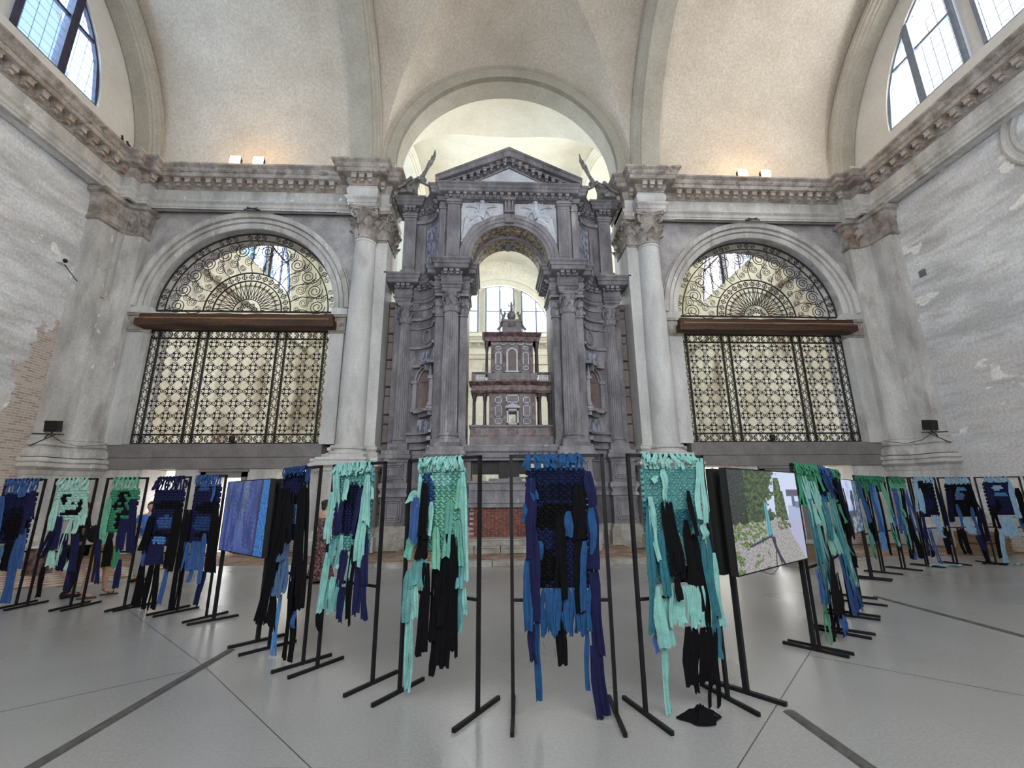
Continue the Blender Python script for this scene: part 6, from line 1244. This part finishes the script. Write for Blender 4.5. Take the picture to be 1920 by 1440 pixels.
def pic_blue(u, v):
    n1 = hsh(u*14, v*2.2); n2 = hsh(u*40, v*30); n3 = hsh(u*5, v*2)
    c = lerp((.022, .035, .16), (.06, .10, .30), max(0, min(1, .5+.9*n1+.5*n2)))
    g = max(0, 1-abs(u-.46+.10*(v-.5)*-1.0)/.09)*max(0, min(1, (v-.15)*1.6))*(.5+.8*(.5+n2))
    c = lerp(c, (.13, .19, .27), min(.9, g))
    if n3 > .1 and v > .6: c = lerp(c, (.04, .07, .12), .5)
    if u > .86+.05*(1-v)*-1: c = lerp((.015, .10, .32), (.03, .17, .46), .5+n2)
    elif u > .82-.05*(1-v): c = (.02, .02, .09)
    return c
def pic_fog(u, v):
    n2 = hsh(u*18, v*14); n1 = hsh(u*5, v*4)
    c = lerp((.36, .40, .62), (.56, .62, .85), max(0, min(1, v+n1*.6)))
    if v < .42: c = lerp((.06, .08, .10), (.30, .34, .40), max(0, min(1, .35+n2+n1)))
    if u > .70: c = lerp((.03, .05, .09), (.14, .20, .28), max(0, .5+n2))
    if abs(u-.55) < .09+.05*n1 and .30 < v < .80: c = (.06, .06, .09)
    if u < .3 and v < .55-.5*u+.1*n1: c = (.01, .01, .02)
    return c
def screen_mesh(w, h, pic, nx, ny):
    m = MB().grid(lambda a, b: ((a-.5)*w, 0, b*h), nx, ny); me = bpy.data.meshes.new('picture'); me.from_pydata(m.v, [], m.f)
    ca = me.color_attributes.new('pic', 'BYTE_COLOR', 'CORNER'); cols = [0.0]*(4*len(me.loops))
    for p in me.polygons:
        i = p.index % nx; j = p.index//nx; c = pic((i+.5)/nx, (j+.5)/ny)
        for li in p.loop_indices:
            cols[4*li:4*li+4] = [*[max(0, q) for q in c], 1.0]
    ca.data.foreach_set('color', cols); me.materials.append(M['screen']); me.update(); return me
def tv_stand(a, b, label, slabel, pic, back, u0, u1, slabelb, res=(170, 100)):
    t, L_, rz = rack(0, a, b, label, 'stand', 'stands of the flat screens', .045)
    t.name = 'screen_stand';
    for q in list(t.children):
        if q.name.startswith('top_bar') or q.name.startswith('cross_bar'): pass
    for sgn, lb, pc in ((1, slabel, pic), (-1, slabelb, None)):
        s_ = thing('flat_screen', lb, 'screen', (a[0], a[1], 0), rz, 'flat screens on stands'); y = -.07*sgn if sgn > 0 else .07
        w, h, z0 = u1-u0, 1.0, 1.0; f = .012
        y0, y1 = (y-.025, y+.035) if sgn > 0 else (y-.035, y+.025)
        part('casing', MB().box(u0, u1, y0, y1, z0, z0+h), M['black'], s_, local=True)
        yb = y0-.004 if sgn > 0 else y1+.004
        part('bezel', MB().box(u0, u1, yb-.004, yb+.004, z0, z0+f).box(u0, u1, yb-.004, yb+.004, z0+h-f, z0+h).box(u0, u0+f, yb-.004, yb+.004, z0, z0+h).box(u1-f, u1, yb-.004, yb+.004, z0, z0+h), M['steel'], s_, local=True)
        if pc:
            o = bpy.data.objects.new('picture', screen_mesh(w-2*f, h-2*f, pc, *res)); COL.objects.link(o); o.parent = s_; o.location = ((u0+u1)/2, yb, z0+f); o['label'] = PL[pc.__name__]
        else: part('back_plate', MB().box(u0+f, u1-f, yb-.002, yb+.002, z0+f, z0+h-f), M['black'], s_, local=True)
    return t
PL = {'pic_river': 'picture of a blue draped figure on a river bank with trees and bridge', 'pic_blue': 'deep blue picture with grey vertical streaks and bright blue right edge', 'pic_fog': 'pale foggy picture with a dark figure'}
def tvfix(o):
    for q in list(o.children):
        if q.name.startswith('top_bar'): q.data = q.data.copy(); [setattr(v, 'co', Vector((v.co.x, v.co.y, v.co.z-.28))) for v in q.data.vertices]
        if q.name.startswith('post'): q.data = q.data.copy(); [setattr(v, 'co', Vector((v.co.x, v.co.y, min(v.co.z, 1.84)))) for v in q.data.vertices]
        if q.name.startswith('cross_bar'): bpy.data.objects.remove(q)
t1 = tv_stand((-4.75, 7.40), (-3.59, 6.33), 'black double stand under the blue screen', 'flat screen showing deep blue streaked water', pic_blue, None, .10, 1.66, 'black back screen mounted behind the blue one')
t2 = tv_stand((1.63, 4.47), (3.03, 5.52), 'black double stand under the riverside screen', 'flat screen showing a blue draped figure on a riverbank', pic_river, None, -.10, 1.70, 'black back screen mounted behind the riverside one', (200, 115))
t3 = tv_stand((5.60, 8.10), (7.19, 9.57), 'black double stand under the grey foggy screen', 'flat screen showing a grey foggy scene, seen edgeways at right', pic_fog, None, .10, 1.70, 'black back screen mounted behind the foggy one', (90, 60))
for t in (t1, t2, t3): tvfix(t)
# thin cable loop under the riverside screen
top('cable_loop', MB().tube([(2.05+.0*q+.30*q/8, 4.66+.22*q/8, 1.0-.05*sin(pi*q/8)) for q in range(9)], .004, 4), M['cable'], 'thin black cable loop hanging below the riverside screen', 'cable')
# cable covers on the floor
for lb, pts in (('grey rubber cable cover running from the blue screen stand toward the viewer', ((-3.76, 6.05), (-3.76, -.6))), ('grey rubber cable cover running from the riverside screen stand toward the viewer', ((1.79, 4.12), (1.86, -.6))), ('grey rubber cable cover leaving the foggy screen stand toward the right', ((5.97, 8.07), (5.85, 1.0)))):
    (x0, y0), (x1, y1) = pts; w_ = .055; m = MB(); vs = []
    for x, y in pts: vs += [(x-w_, y, 0), (x-w_*.6, y, .012), (x-w_*.2, y, .015), (x+w_*.2, y, .015), (x+w_*.6, y, .012), (x+w_, y, 0)]
    m.add(vs, [(i, i+1, 7+i, 6+i) for i in range(5)]+[(5, 0, 6, 11), (0, 1, 2, 3, 4, 5), (11, 10, 9, 8, 7, 6)]); top('cable_cover', m, M['gutter'], lb, 'cable cover')

# ------------------------------------------------------------------ fittings on the walls
for x, lb in ((-10.7, 'left lamp of the warm floodlight pair on the left cornice'), (-9.82, 'right lamp of the warm floodlight pair on the left cornice'), (9.65, 'left lamp of the warm floodlight pair on the right cornice'), (10.63, 'right lamp of the warm floodlight pair on the right cornice')):
    t = thing('floodlight', lb, 'lamp', (x, 15.35, 14.27), 0, 'warm floodlights on the cornices')
    part('housing', MB().box(x-.17, x+.17, 15.27, 15.42, 14.40, 14.72).box(x-.20, x+.20, 15.24, 15.28, 14.37, 14.75), M['black'], t)
    part('lamp_glass', MB().box(x-.20, x+.20, 15.225, 15.238, 14.38, 14.74), M['lamp'], t)
    part('bracket', MB().box(x-.20, x-.18, 15.3, 15.36, 14.26, 14.6).box(x+.18, x+.20, 15.3, 15.36, 14.26, 14.6).box(x-.2, x+.2, 15.3, 15.36, 14.26, 14.28), M['black'], t)
    l = bpy.data.lights.new('flood_glow', 'POINT'); l.energy = 45; l.color = (1, .66, .30); l.shadow_soft_size = .15; o = bpy.data.objects.new('flood_glow', l); COL.objects.link(o); o.location = (x, 15.05, 14.65)
def wall_speaker(s, lb):
    x = s*14.55; t = thing('wall_projector', lb, 'projector', (x, 15.1-.4, 3.6))
    y = 14.5
    part('body', MB().obox((x-s*.18, y, 3.98), (.16, .03, 0), (-.03, .13, .02), (0, -.02, .17)), M['black'], t)
    part('lens', MB().lathe([(.06, 0), (.06, .06), (.045, .06)], (x-s*.20, y-.02, 3.90), 12), M['black'], t)
    part('bracket', MB().bar((x-s*.55, y, 3.72), (x+s*.4, y, 3.76), .02).bar((x-s*.1, y, 3.72), (x+s*.35, y+.1, 3.40), .016).bar((x-s*.3, y, 3.72), (x+s*.30, y-.1, 3.36), .016).bar((x-s*.18, y, 3.72), (x-s*.18, y, 3.84), .02), M['iron'], t)
    top('cable', MB().tube([(x-s*.1, y, 3.74), (x-s*.3, y+.3, 3.5), (x-s*.5, 15.2, 3.42), (-s*-13.6, 15.5, 3.55 if s > 0 else 3.5), (s*13.5, 15.55, 3.55)], .012, 4), M['cable'], 'black cable from the '+('left' if s < 0 else 'right')+' wall projector along the pier base', 'cable')
wall_speaker(-1, 'black projector on an iron bracket low on the left wall'); wall_speaker(1, 'black projector on an iron bracket low on the right wall')
t = thing('wall_camera', 'white box camera high on the left wall', 'camera', (-15, 14.03, 9.3))
part('box', MB().box(-15.0, -14.84, 13.90, 14.16, 9.34, 9.62), M['white'], t); part('lens', MB().ell((-14.82, 14.02, 9.44), (.07, .07, .07)), M['black'], t, smooth=True)
top('cable', MB().tube([(-14.9, 14.1, 9.35), (-14.8, 14.5, 9.0), (-14.68, 15.0, 8.75), (-14.52, 15.35, 8.7)], .014, 4), M['cable'], 'black cable sagging from the white camera to the left pier', 'cable')
top('pale_wire', MB().tube([(-14.0, 15.0, 14.3), (-14.15, 15.3, 13.2), (-14.3, 15.4, 12.4), (-14.42, 15.42, 11.0), (-14.45, 15.45, 9.0), (-14.5, 15.42, 8.7)], .016, 4), M['cablel'], 'pale wire running down the left corner pier from the cornice', 'wire')
top('wall_plate', MB().box(14.97, 15.0, 13.92, 14.16, 9.35, 9.6), M['plate'], 'small square grey metal plate on the right wall', 'plate')
for s, lb in ((-1, 'small black spotlight standing at the foot of the left grille'), (1, 'small black spotlight standing at the foot of the right grille')):
    t = thing('spotlight', lb, 'lamp', (s*9.73, 15.98, 3.58)); x = s*9.73
    part('head', MB().lathe([(.05, 0), (.09, .04), (.10, .16), (.085, .20)], (x, 16.02, 3.66), 12).box(x-.11, x+.11, 15.95, 16.08, 3.64, 3.68), M['black'], t, smooth=True); part('base', MB().box(x-.12, x+.12, 15.93, 16.1, 3.58, 3.62).bar((x, 16.02, 3.6), (x, 16.02, 3.7), .02), M['black'], t)
t = MB().ell((-14.05, 14.42, 14.36), (.05, .10, .09)).ell((-14.05, 14.34, 14.46), (.04, .05, .04)).bar((-14.05, 14.47, 14.38), (-14.05, 14.62, 14.33), .02); top('pigeon', t, M['black'], 'dark pigeon perched on the left cornice, nearer the corner', 'bird', smooth=True)
t = MB().ell((-14.05, 14.12, 14.38), (.04, .06, .10)).ell((-14.05, 14.10, 14.50), (.035, .04, .035)); top('pigeon', t, M['black'], 'dark upright pigeon perched on the left cornice, farther from the corner', 'bird', smooth=True)
# tie rods: thin dark iron rods along the front architraves
for s in (-1, 1):
    m = MB().bar((s*6.7, 15.5, 12.50), (s*13.9, 15.5, 12.52), .014, 4).bar((s*9.6, 15.45, 12.50), (s*10.1, 15.45, 12.60), .03, 4).bar((s*9.7, 15.45, 12.60), (s*10.2, 15.45, 12.52), .02, 4)
    top('tie_rod', m, M['iron'], 'thin iron rod under the cornice over the '+('left' if s < 0 else 'right')+' grille arch', 'rod')
# crates at the far right
for i, (x, z, lb) in enumerate(((12.3, 0, 'brown slatted crate by the right wall, lowest of its stack'), (12.32, .32, 'brown slatted crate by the right wall, topmost of its stack'))):
    t = thing('wooden_crate', lb, 'crate', (x+1.25, 13.0, z), .1, None)
    for zz in (.02, .11, .20): part('slat', MB().box(-.55, .55, -.32, -.30, zz, zz+.075), M['crate'], t, local=True)
    part('box', MB().box(-.54, .54, -.30, .3, 0, .30), M['crate'], t, local=True)
    for q in (-.5, 0, .5): part('batten', MB().box(q-.03, q+.03, -.335, -.31, 0, .3), M['crate'], t, local=True)
t = thing('wooden_crate', 'low pale box on the floor below the foggy screen', 'crate', (7.9, 12.6, 0), .0, None)
part('box', MB().box(-.5, .5, -.3, .3, 0, .42), M['crate'], t, local=True); part('lid', MB().box(-.54, .54, -.34, .34, .42, .47), M['step'], t, local=True)
# red bin and clutter at the left by the brick wall
t = thing('red_bin', 'dark red box with a white sheet on it by the left wall', 'box', (-11.6, 12.0, 0))
part('body', MB().box(-11.75, -11.4, 11.8, 12.2, 0, .62), M['redm'], t); part('sheet', MB().box(-11.7, -11.5, 11.78, 12.0, .62, .66), M['white'], t)
# ================================================================== visitors
def skin_mesh(name, joints, edges, root, lvl=1):
    """one continuous surface grown from a skeleton of joints {key: (x, y, z, r)}"""
    keys = list(joints); me = bpy.data.meshes.new(name); me.from_pydata([joints[k][:3] for k in keys], [(keys.index(a), keys.index(b)) for a, b in edges], [])
    o = bpy.data.objects.new(name, me); COL.objects.link(o); md = o.modifiers.new('s', 'SKIN'); md.use_smooth_shade = True
    if not me.skin_vertices: me.skin_vertices.new(name='')
    for i, k in enumerate(keys):
        r_ = joints[k][3]; sv = me.skin_vertices[0].data[i]; sv.radius = r_ if isinstance(r_, tuple) else (r_, r_); sv.use_root = (k == root)
    ss = o.modifiers.new('b', 'SUBSURF'); ss.levels = ss.render_levels = lvl
    bpy.context.view_layer.update()
    ev = o.evaluated_get(bpy.context.evaluated_depsgraph_get()); nm = bpy.data.meshes.new_from_object(ev); bpy.data.objects.remove(o)
    nm.name = name; nm.polygons.foreach_set('use_smooth', [True]*len(nm.polygons)); return nm
SKIN = nmat('skin', (.42,.25,.17), (.50,.31,.22), 6, .55, .02); SKD = nmat('tanned_skin', (.30,.17,.11), (.36,.21,.14), 6, .55, .02)
HAIR = nmat('dark_hair', (.012,.009,.007), (.03,.022,.016), 30, .6, .3, stretch=(1, 1, .2)); EYE = nmat('eye', (.02,.015,.01), None, rough=.2)
CL = dict(blue=nmat('blue_shirt', (.06,.14,.48), (.09,.20,.58), 8, .9, .2), white=nmat('white_trousers', (.60,.58,.55), (.72,.70,.67), 6, .9, .2), jeans=nmat('dark_trousers', (.010,.012,.022), (.02,.024,.04), 8, .9, .2),
    yellow=nmat('mustard_shorts', (.52,.31,.05), (.64,.42,.10), 8, .9, .25), dark=nmat('dark_top', (.015,.014,.016), (.03,.028,.03), 8, .9, .2), dress=nmat('patterned_dress', (.03,.02,.022), (.26,.13,.12), 22, .9, .1, lo=.46, hi=.6), brown=nmat('brown_sandal', (.05,.03,.02), None), shoe=nmat('black_shoe', (.012,.012,.013), None))
def person(name_lbl, x, y, rz, H_, sex, wear, pose):
    t = thing('person', name_lbl, 'person', (x, y, 0), rz, 'visitors behind the hangings'); k = H_/1.72
    f = 1 if sex == 'm' else .88
    st = pose.get('stride', .06)
    J = {'pelvis': (0, 0, .95, (.155*f, .115)), 'waist': (0, .0, 1.08, (.135*f, .10)), 'chest': (0, 0, 1.28, (.165*f, .115)), 'upper': (0, .01, 1.40, (.13*f, .09)), 'neck': (0, .01, 1.49, .056), 'head0': (0, .0, 1.56, .062)}
    E = [('pelvis', 'waist'), ('waist', 'chest'), ('chest', 'upper'), ('upper', 'neck'), ('neck', 'head0')]
    for s, n in ((-1, 'l'), (1, 'r')):
        dy = -st*s
        J['hip'+n] = (s*.095, 0, .87, .098); J['knee'+n] = (s*.105, dy*.6-.015, .49, .060); J['calf'+n] = (s*.108, dy*.8+.015, .34, .058); J['ank'+n] = (s*.11, dy+.02, .085, .036); J['toe'+n] = (s*.125, dy-.15, .035, (.038, .028))
        E += [('pelvis', 'hip'+n), ('hip'+n, 'knee'+n), ('knee'+n, 'calf'+n), ('calf'+n, 'ank'+n), ('ank'+n, 'toe'+n)]
        sh = (s*.195*f, .01, 1.405, .058); el, wr = pose['arm'+n]
        J['sh'+n] = sh; J['el'+n] = (*el, .040); J['wr'+n] = (*wr, .026); d = (Vector(wr)-Vector(el)).normalized(); pm = Vector(wr)+d*.07; J['palm'+n] = (*pm, (.036, .020))
        E += [('upper', 'sh'+n), ('sh'+n, 'el'+n), ('el'+n, 'wr'+n), ('wr'+n, 'palm'+n)]
        side = Vector((0, 1, 0)) if abs(d.y) < .7 else Vector((1, 0, 0))
        for q, L_ in enumerate((.062, .075, .080, .072)):
            b = pm+side*(.026-.0175*q)+d*.012; m1 = b+d*L_*.6; m2 = m1+(d*.7+Vector((-s*.7, 0, 0))).normalized()*L_*.4
            J[f'f{q}a'+n] = (*b, .010); J[f'f{q}b'+n] = (*m1, .009); J[f'f{q}c'+n] = (*m2, .007); E += [('palm'+n, f'f{q}a'+n), (f'f{q}a'+n, f'f{q}b'+n), (f'f{q}b'+n, f'f{q}c'+n)]
        b = Vector(wr)+d*.03+side*-.03; J['tha'+n] = (*b, .012); J['thb'+n] = (*(b+d*.035-side*.018), .010); J['thc'+n] = (*(b+d*.065-side*.016), .008); E += [('wr'+n, 'tha'+n), ('tha'+n, 'thb'+n), ('thb'+n, 'thc'+n)]
    J = {a: (v[0]*k, v[1]*k, v[2]*k, tuple(q*k for q in v[3]) if isinstance(v[3], tuple) else v[3]*k) for a, v in J.items()}
    body = bpy.data.objects.new('body', skin_mesh('body', J, E, 'pelvis', 1)); COL.objects.link(body); body.parent = t; body.data.materials.append(wear['skin'])
    # head with features
    hx, hy, hz = 0, -.012*k, 1.63*k; turn = pose.get('head', 0)
    hd = MB(); vs = []; n = 18; m_ = 13
    for j in range(m_+1):
        ph = pi*j/m_
        for i in range(n):
            th = 2*pi*i/n; X = sin(ph)*cos(th); Y_ = sin(ph)*sin(th); Z = cos(ph); w = .076*(1-.20*max(0, -Z)); r_y = .098*(1-.10*max(0, -Z)); xx, yy, zz = X*w, Y_*r_y, Z*.118
            if Y_ < 0 and abs(X) < .35 and -.35 < Z < .15: yy -= .018*(1-abs(X)/.35)*max(0, 1-abs(Z+.15)/.22)      # nose
            if Y_ < -.5 and abs(abs(X)-.38) < .22 and abs(Z-.05) < .16: yy += .007                                # eye sockets
            vs.append((xx*k, yy*k, zz*k))
    hd.add(vs, [(j*n+i, j*n+(i+1) % n, (j+1)*n+(i+1) % n, (j+1)*n+i) for j in range(m_) for i in range(n)])
    for s in (-1, 1): hd.ell((s*.078*k, .008*k, -.005*k), (.010*k, .018*k, .030*k), 8, 5)
    hd.ell((0, -.088*k, -.062*k), (.022*k, .009*k, .007*k), 8, 4)
    head = part('head', hd.turn((0, 0, 0), 0), wear['skin'], t, smooth=True, local=True); head.location = (hx, hy, hz); head.rotation_euler = (0, 0, turn)
    ey = MB()
    for s in (-1, 1): ey.ell((s*.029*k, -.088*k, .006*k), (.011*k, .006*k, .006*k), 8, 5)
    part('eyes', ey, EYE, head, local=True)
    hr = MB(); vs = []
    for j in range(8):
        ph = pi*.60*j/7
        for i in range(n):
            th = 2*pi*i/n; back = .5+.5*sin(th); p2 = ph*(.62+.50*back) ; vs.append((.086*k*sin(p2)*cos(th), (.012+.106*sin(p2)*sin(th))*k, (.012+.122*cos(p2))*k))
    hr.add(vs, [(j*n+i, j*n+(i+1) % n, (j+1)*n+(i+1) % n, (j+1)*n+i) for j in range(7) for i in range(n)])
    if wear.get('bun'): hr.ell((0, .10*k, .06*k), (.05*k, .05*k, .05*k), 10, 7).ell((0, .075*k, -.05*k), (.055*k, .04*k, .06*k), 10, 7)
    part('hair', hr, HAIR, head, smooth=True, local=True)
    # clothes: sleeves of their own skeleton a little wider than the body
    def garment(nm, keys, edges, grow, mat, root, extra=None):
        j2 = {a: (*J[a][:3], tuple(q*grow+.006 for q in J[a][3]) if isinstance(J[a][3], tuple) else J[a][3]*grow+.006) for a in keys}
        if extra: j2.update(extra)
        o = bpy.data.objects.new(nm, skin_mesh(nm, j2, edges, root, 1)); COL.objects.link(o); o.parent = t; o.data.materials.append(mat); return o
    def cut(a, b, q, r_): pa, pb = Vector(J[a][:3]), Vector(J[b][:3]); return (*(pa+(pb-pa)*q), r_*k)
    tg = 1.13
    if wear['top']:
        ex = {'sl': cut('shl', 'ell', .62, .062), 'sr': cut('shr', 'elr', .62, .062), 'hem': (0, 0, .90*k, (.175*f*k, .135*k)), 'coll': (0, .01*k, 1.465*k, .066*k)}
        garment('shirt', ['waist', 'chest', 'upper', 'shl', 'shr'], [('hem', 'waist'), ('waist', 'chest'), ('chest', 'upper'), ('upper', 'coll'), ('upper', 'shl'), ('upper', 'shr'), ('shl', 'sl'), ('shr', 'sr')], tg, wear['top'], 'chest', ex)
    if wear['low'][0] == 'trousers':
        ex = {'al': (*J['ankl'][:2], .075*k, .058*k), 'ar': (*J['ankr'][:2], .075*k, .058*k)}
        garment('trousers', ['pelvis', 'hipl', 'hipr', 'kneel', 'kneer'], [('pelvis', 'hipl'), ('pelvis', 'hipr'), ('hipl', 'kneel'), ('hipr', 'kneer'), ('kneel', 'al'), ('kneer', 'ar')], 1.16, wear['low'][1], 'pelvis', ex)
    if wear['low'][0] == 'shorts':
        ex = {'al': cut('kneel', 'calfl', .1, .098), 'ar': cut('kneer', 'calfr', .1, .098)}
        garment('shorts', ['pelvis', 'hipl', 'hipr'], [('pelvis', 'hipl'), ('pelvis', 'hipr'), ('hipl', 'al'), ('hipr', 'ar')], 1.18, wear['low'][1], 'pelvis', ex)
    if wear['low'][0] == 'dress':
        dr = MB(); vs = []; n2 = 28; RR_ = [(1.36, .155, .10), (1.28, .165, .12), (1.10, .135, .105), (.95, .175, .14), (.75, .20, .17), (.5, .22, .20), (.25, .25, .24), (.06, .30, .30)]
        for z, a, b in RR_:
            for i in range(n2): th = 2*pi*i/n2; q = 1+.07*sin(7*th)*max(0, (.95-z)); vs.append((a*q*cos(th)*k, b*q*sin(th)*k+.02*max(0, .5-z), z*k))
        dr.add(vs, [(j*n2+i, j*n2+(i+1) % n2, (j+1)*n2+(i+1) % n2, (j+1)*n2+i) for j in range(len(RR_)-1) for i in range(n2)]); part('dress', dr, wear['low'][1], t, smooth=True, local=True)
    for n_ in 'lr':
        a = Vector(J['ank'+n_][:3]); sh = MB()
        if wear['shoe'] == 'sandal':
            sh.box(a.x-.045, a.x+.05, a.y-.21, a.y+.06, 0, .016); sh.tube([(a.x-.05, a.y-.13, .01), (a.x, a.y-.13, .072), (a.x+.055, a.y-.13, .01)], .009, 4).tube([(a.x-.05, a.y-.06, .01), (a.x, a.y-.05, .088), (a.x+.055, a.y-.06, .01)], .009, 4).tube([(a.x-.045, a.y, .09), (a.x, a.y+.045, .10), (a.x+.045, a.y, .09)], .008, 4)
            part('sandal', sh, CL['brown'], t, local=True)
        else:
            vs = []; 
            for q, (yy, w, h) in enumerate(((.07, .035, .05), (.05, .046, .09), (0, .048, .10), (-.08, .050, .072), (-.16, .052, .055), (-.21, .036, .035))):
                for th in range(8): an = 2*pi*th/8; vs.append((a.x+w*cos(an), a.y+yy, max(0, h/2+h/2*sin(an)*1.0)))
            sh.add(vs, [(j*8+i, j*8+(i+1) % 8, (j+1)*8+(i+1) % 8, (j+1)*8+i) for j in range(5) for i in range(8)]+[tuple(range(8)), tuple(range(40, 48))]); part('shoe', sh, CL['shoe'], t, smooth=True, local=True)
    return t
down = {'arml': ((-.24, .03, 1.14), (-.25, -.05, .90)), 'armr': ((.24, .03, 1.14), (.25, -.05, .90))}
up = {'arml': ((-.23, .02, 1.15), (-.12, -.20, 1.18)), 'armr': ((.23, .02, 1.15), (.12, -.22, 1.20))}
person('person in dark trousers and shoes half hidden behind the pale mint hanging', -8.50, 9.30, 2.6, 1.66, 'm', dict(skin=SKD, top=CL['dark'], low=('trousers', CL['jeans']), shoe='shoe'), dict(up, stride=.03))
bag = thing('shoulder_bag', 'black shoulder bag at the side of the dark-trousered visitor', 'bag', (-8.23, 9.22, .95))
part('pouch', MB().ell((-8.16, 9.2, 1.12), (.12, .07, .16), 10, 7), CL['dark'], bag, smooth=True); part('strap', MB().tube([(-8.23, 9.2, 1.25), (-8.35, 9.1, 1.42), (-8.5, 9.2, 1.46)], .012, 4), CL['dark'], bag)
person('person in mustard knee shorts and brown sandals between two hangings', -8.0, 9.28, 2.2, 1.62, 'm', dict(skin=SKIN, top=CL['dark'], low=('shorts', CL['yellow']), shoe='sandal'), dict(down, stride=.16))
person('person in a blue shirt and white trousers walking behind the hangings', -8.36, 10.85, .35, 1.66, 'm', dict(skin=SKIN, top=CL['blue'], low=('trousers', CL['white']), shoe='shoe'), dict(up, stride=.14, head=.2))
person('person with tied dark hair in a long patterned dress facing the altar', -4.34, 10.45, 2.75, 1.66, 'f', dict(skin=SKIN, top=None, low=('dress', CL['dress']), shoe='shoe', bun=True), dict(up, stride=.05))
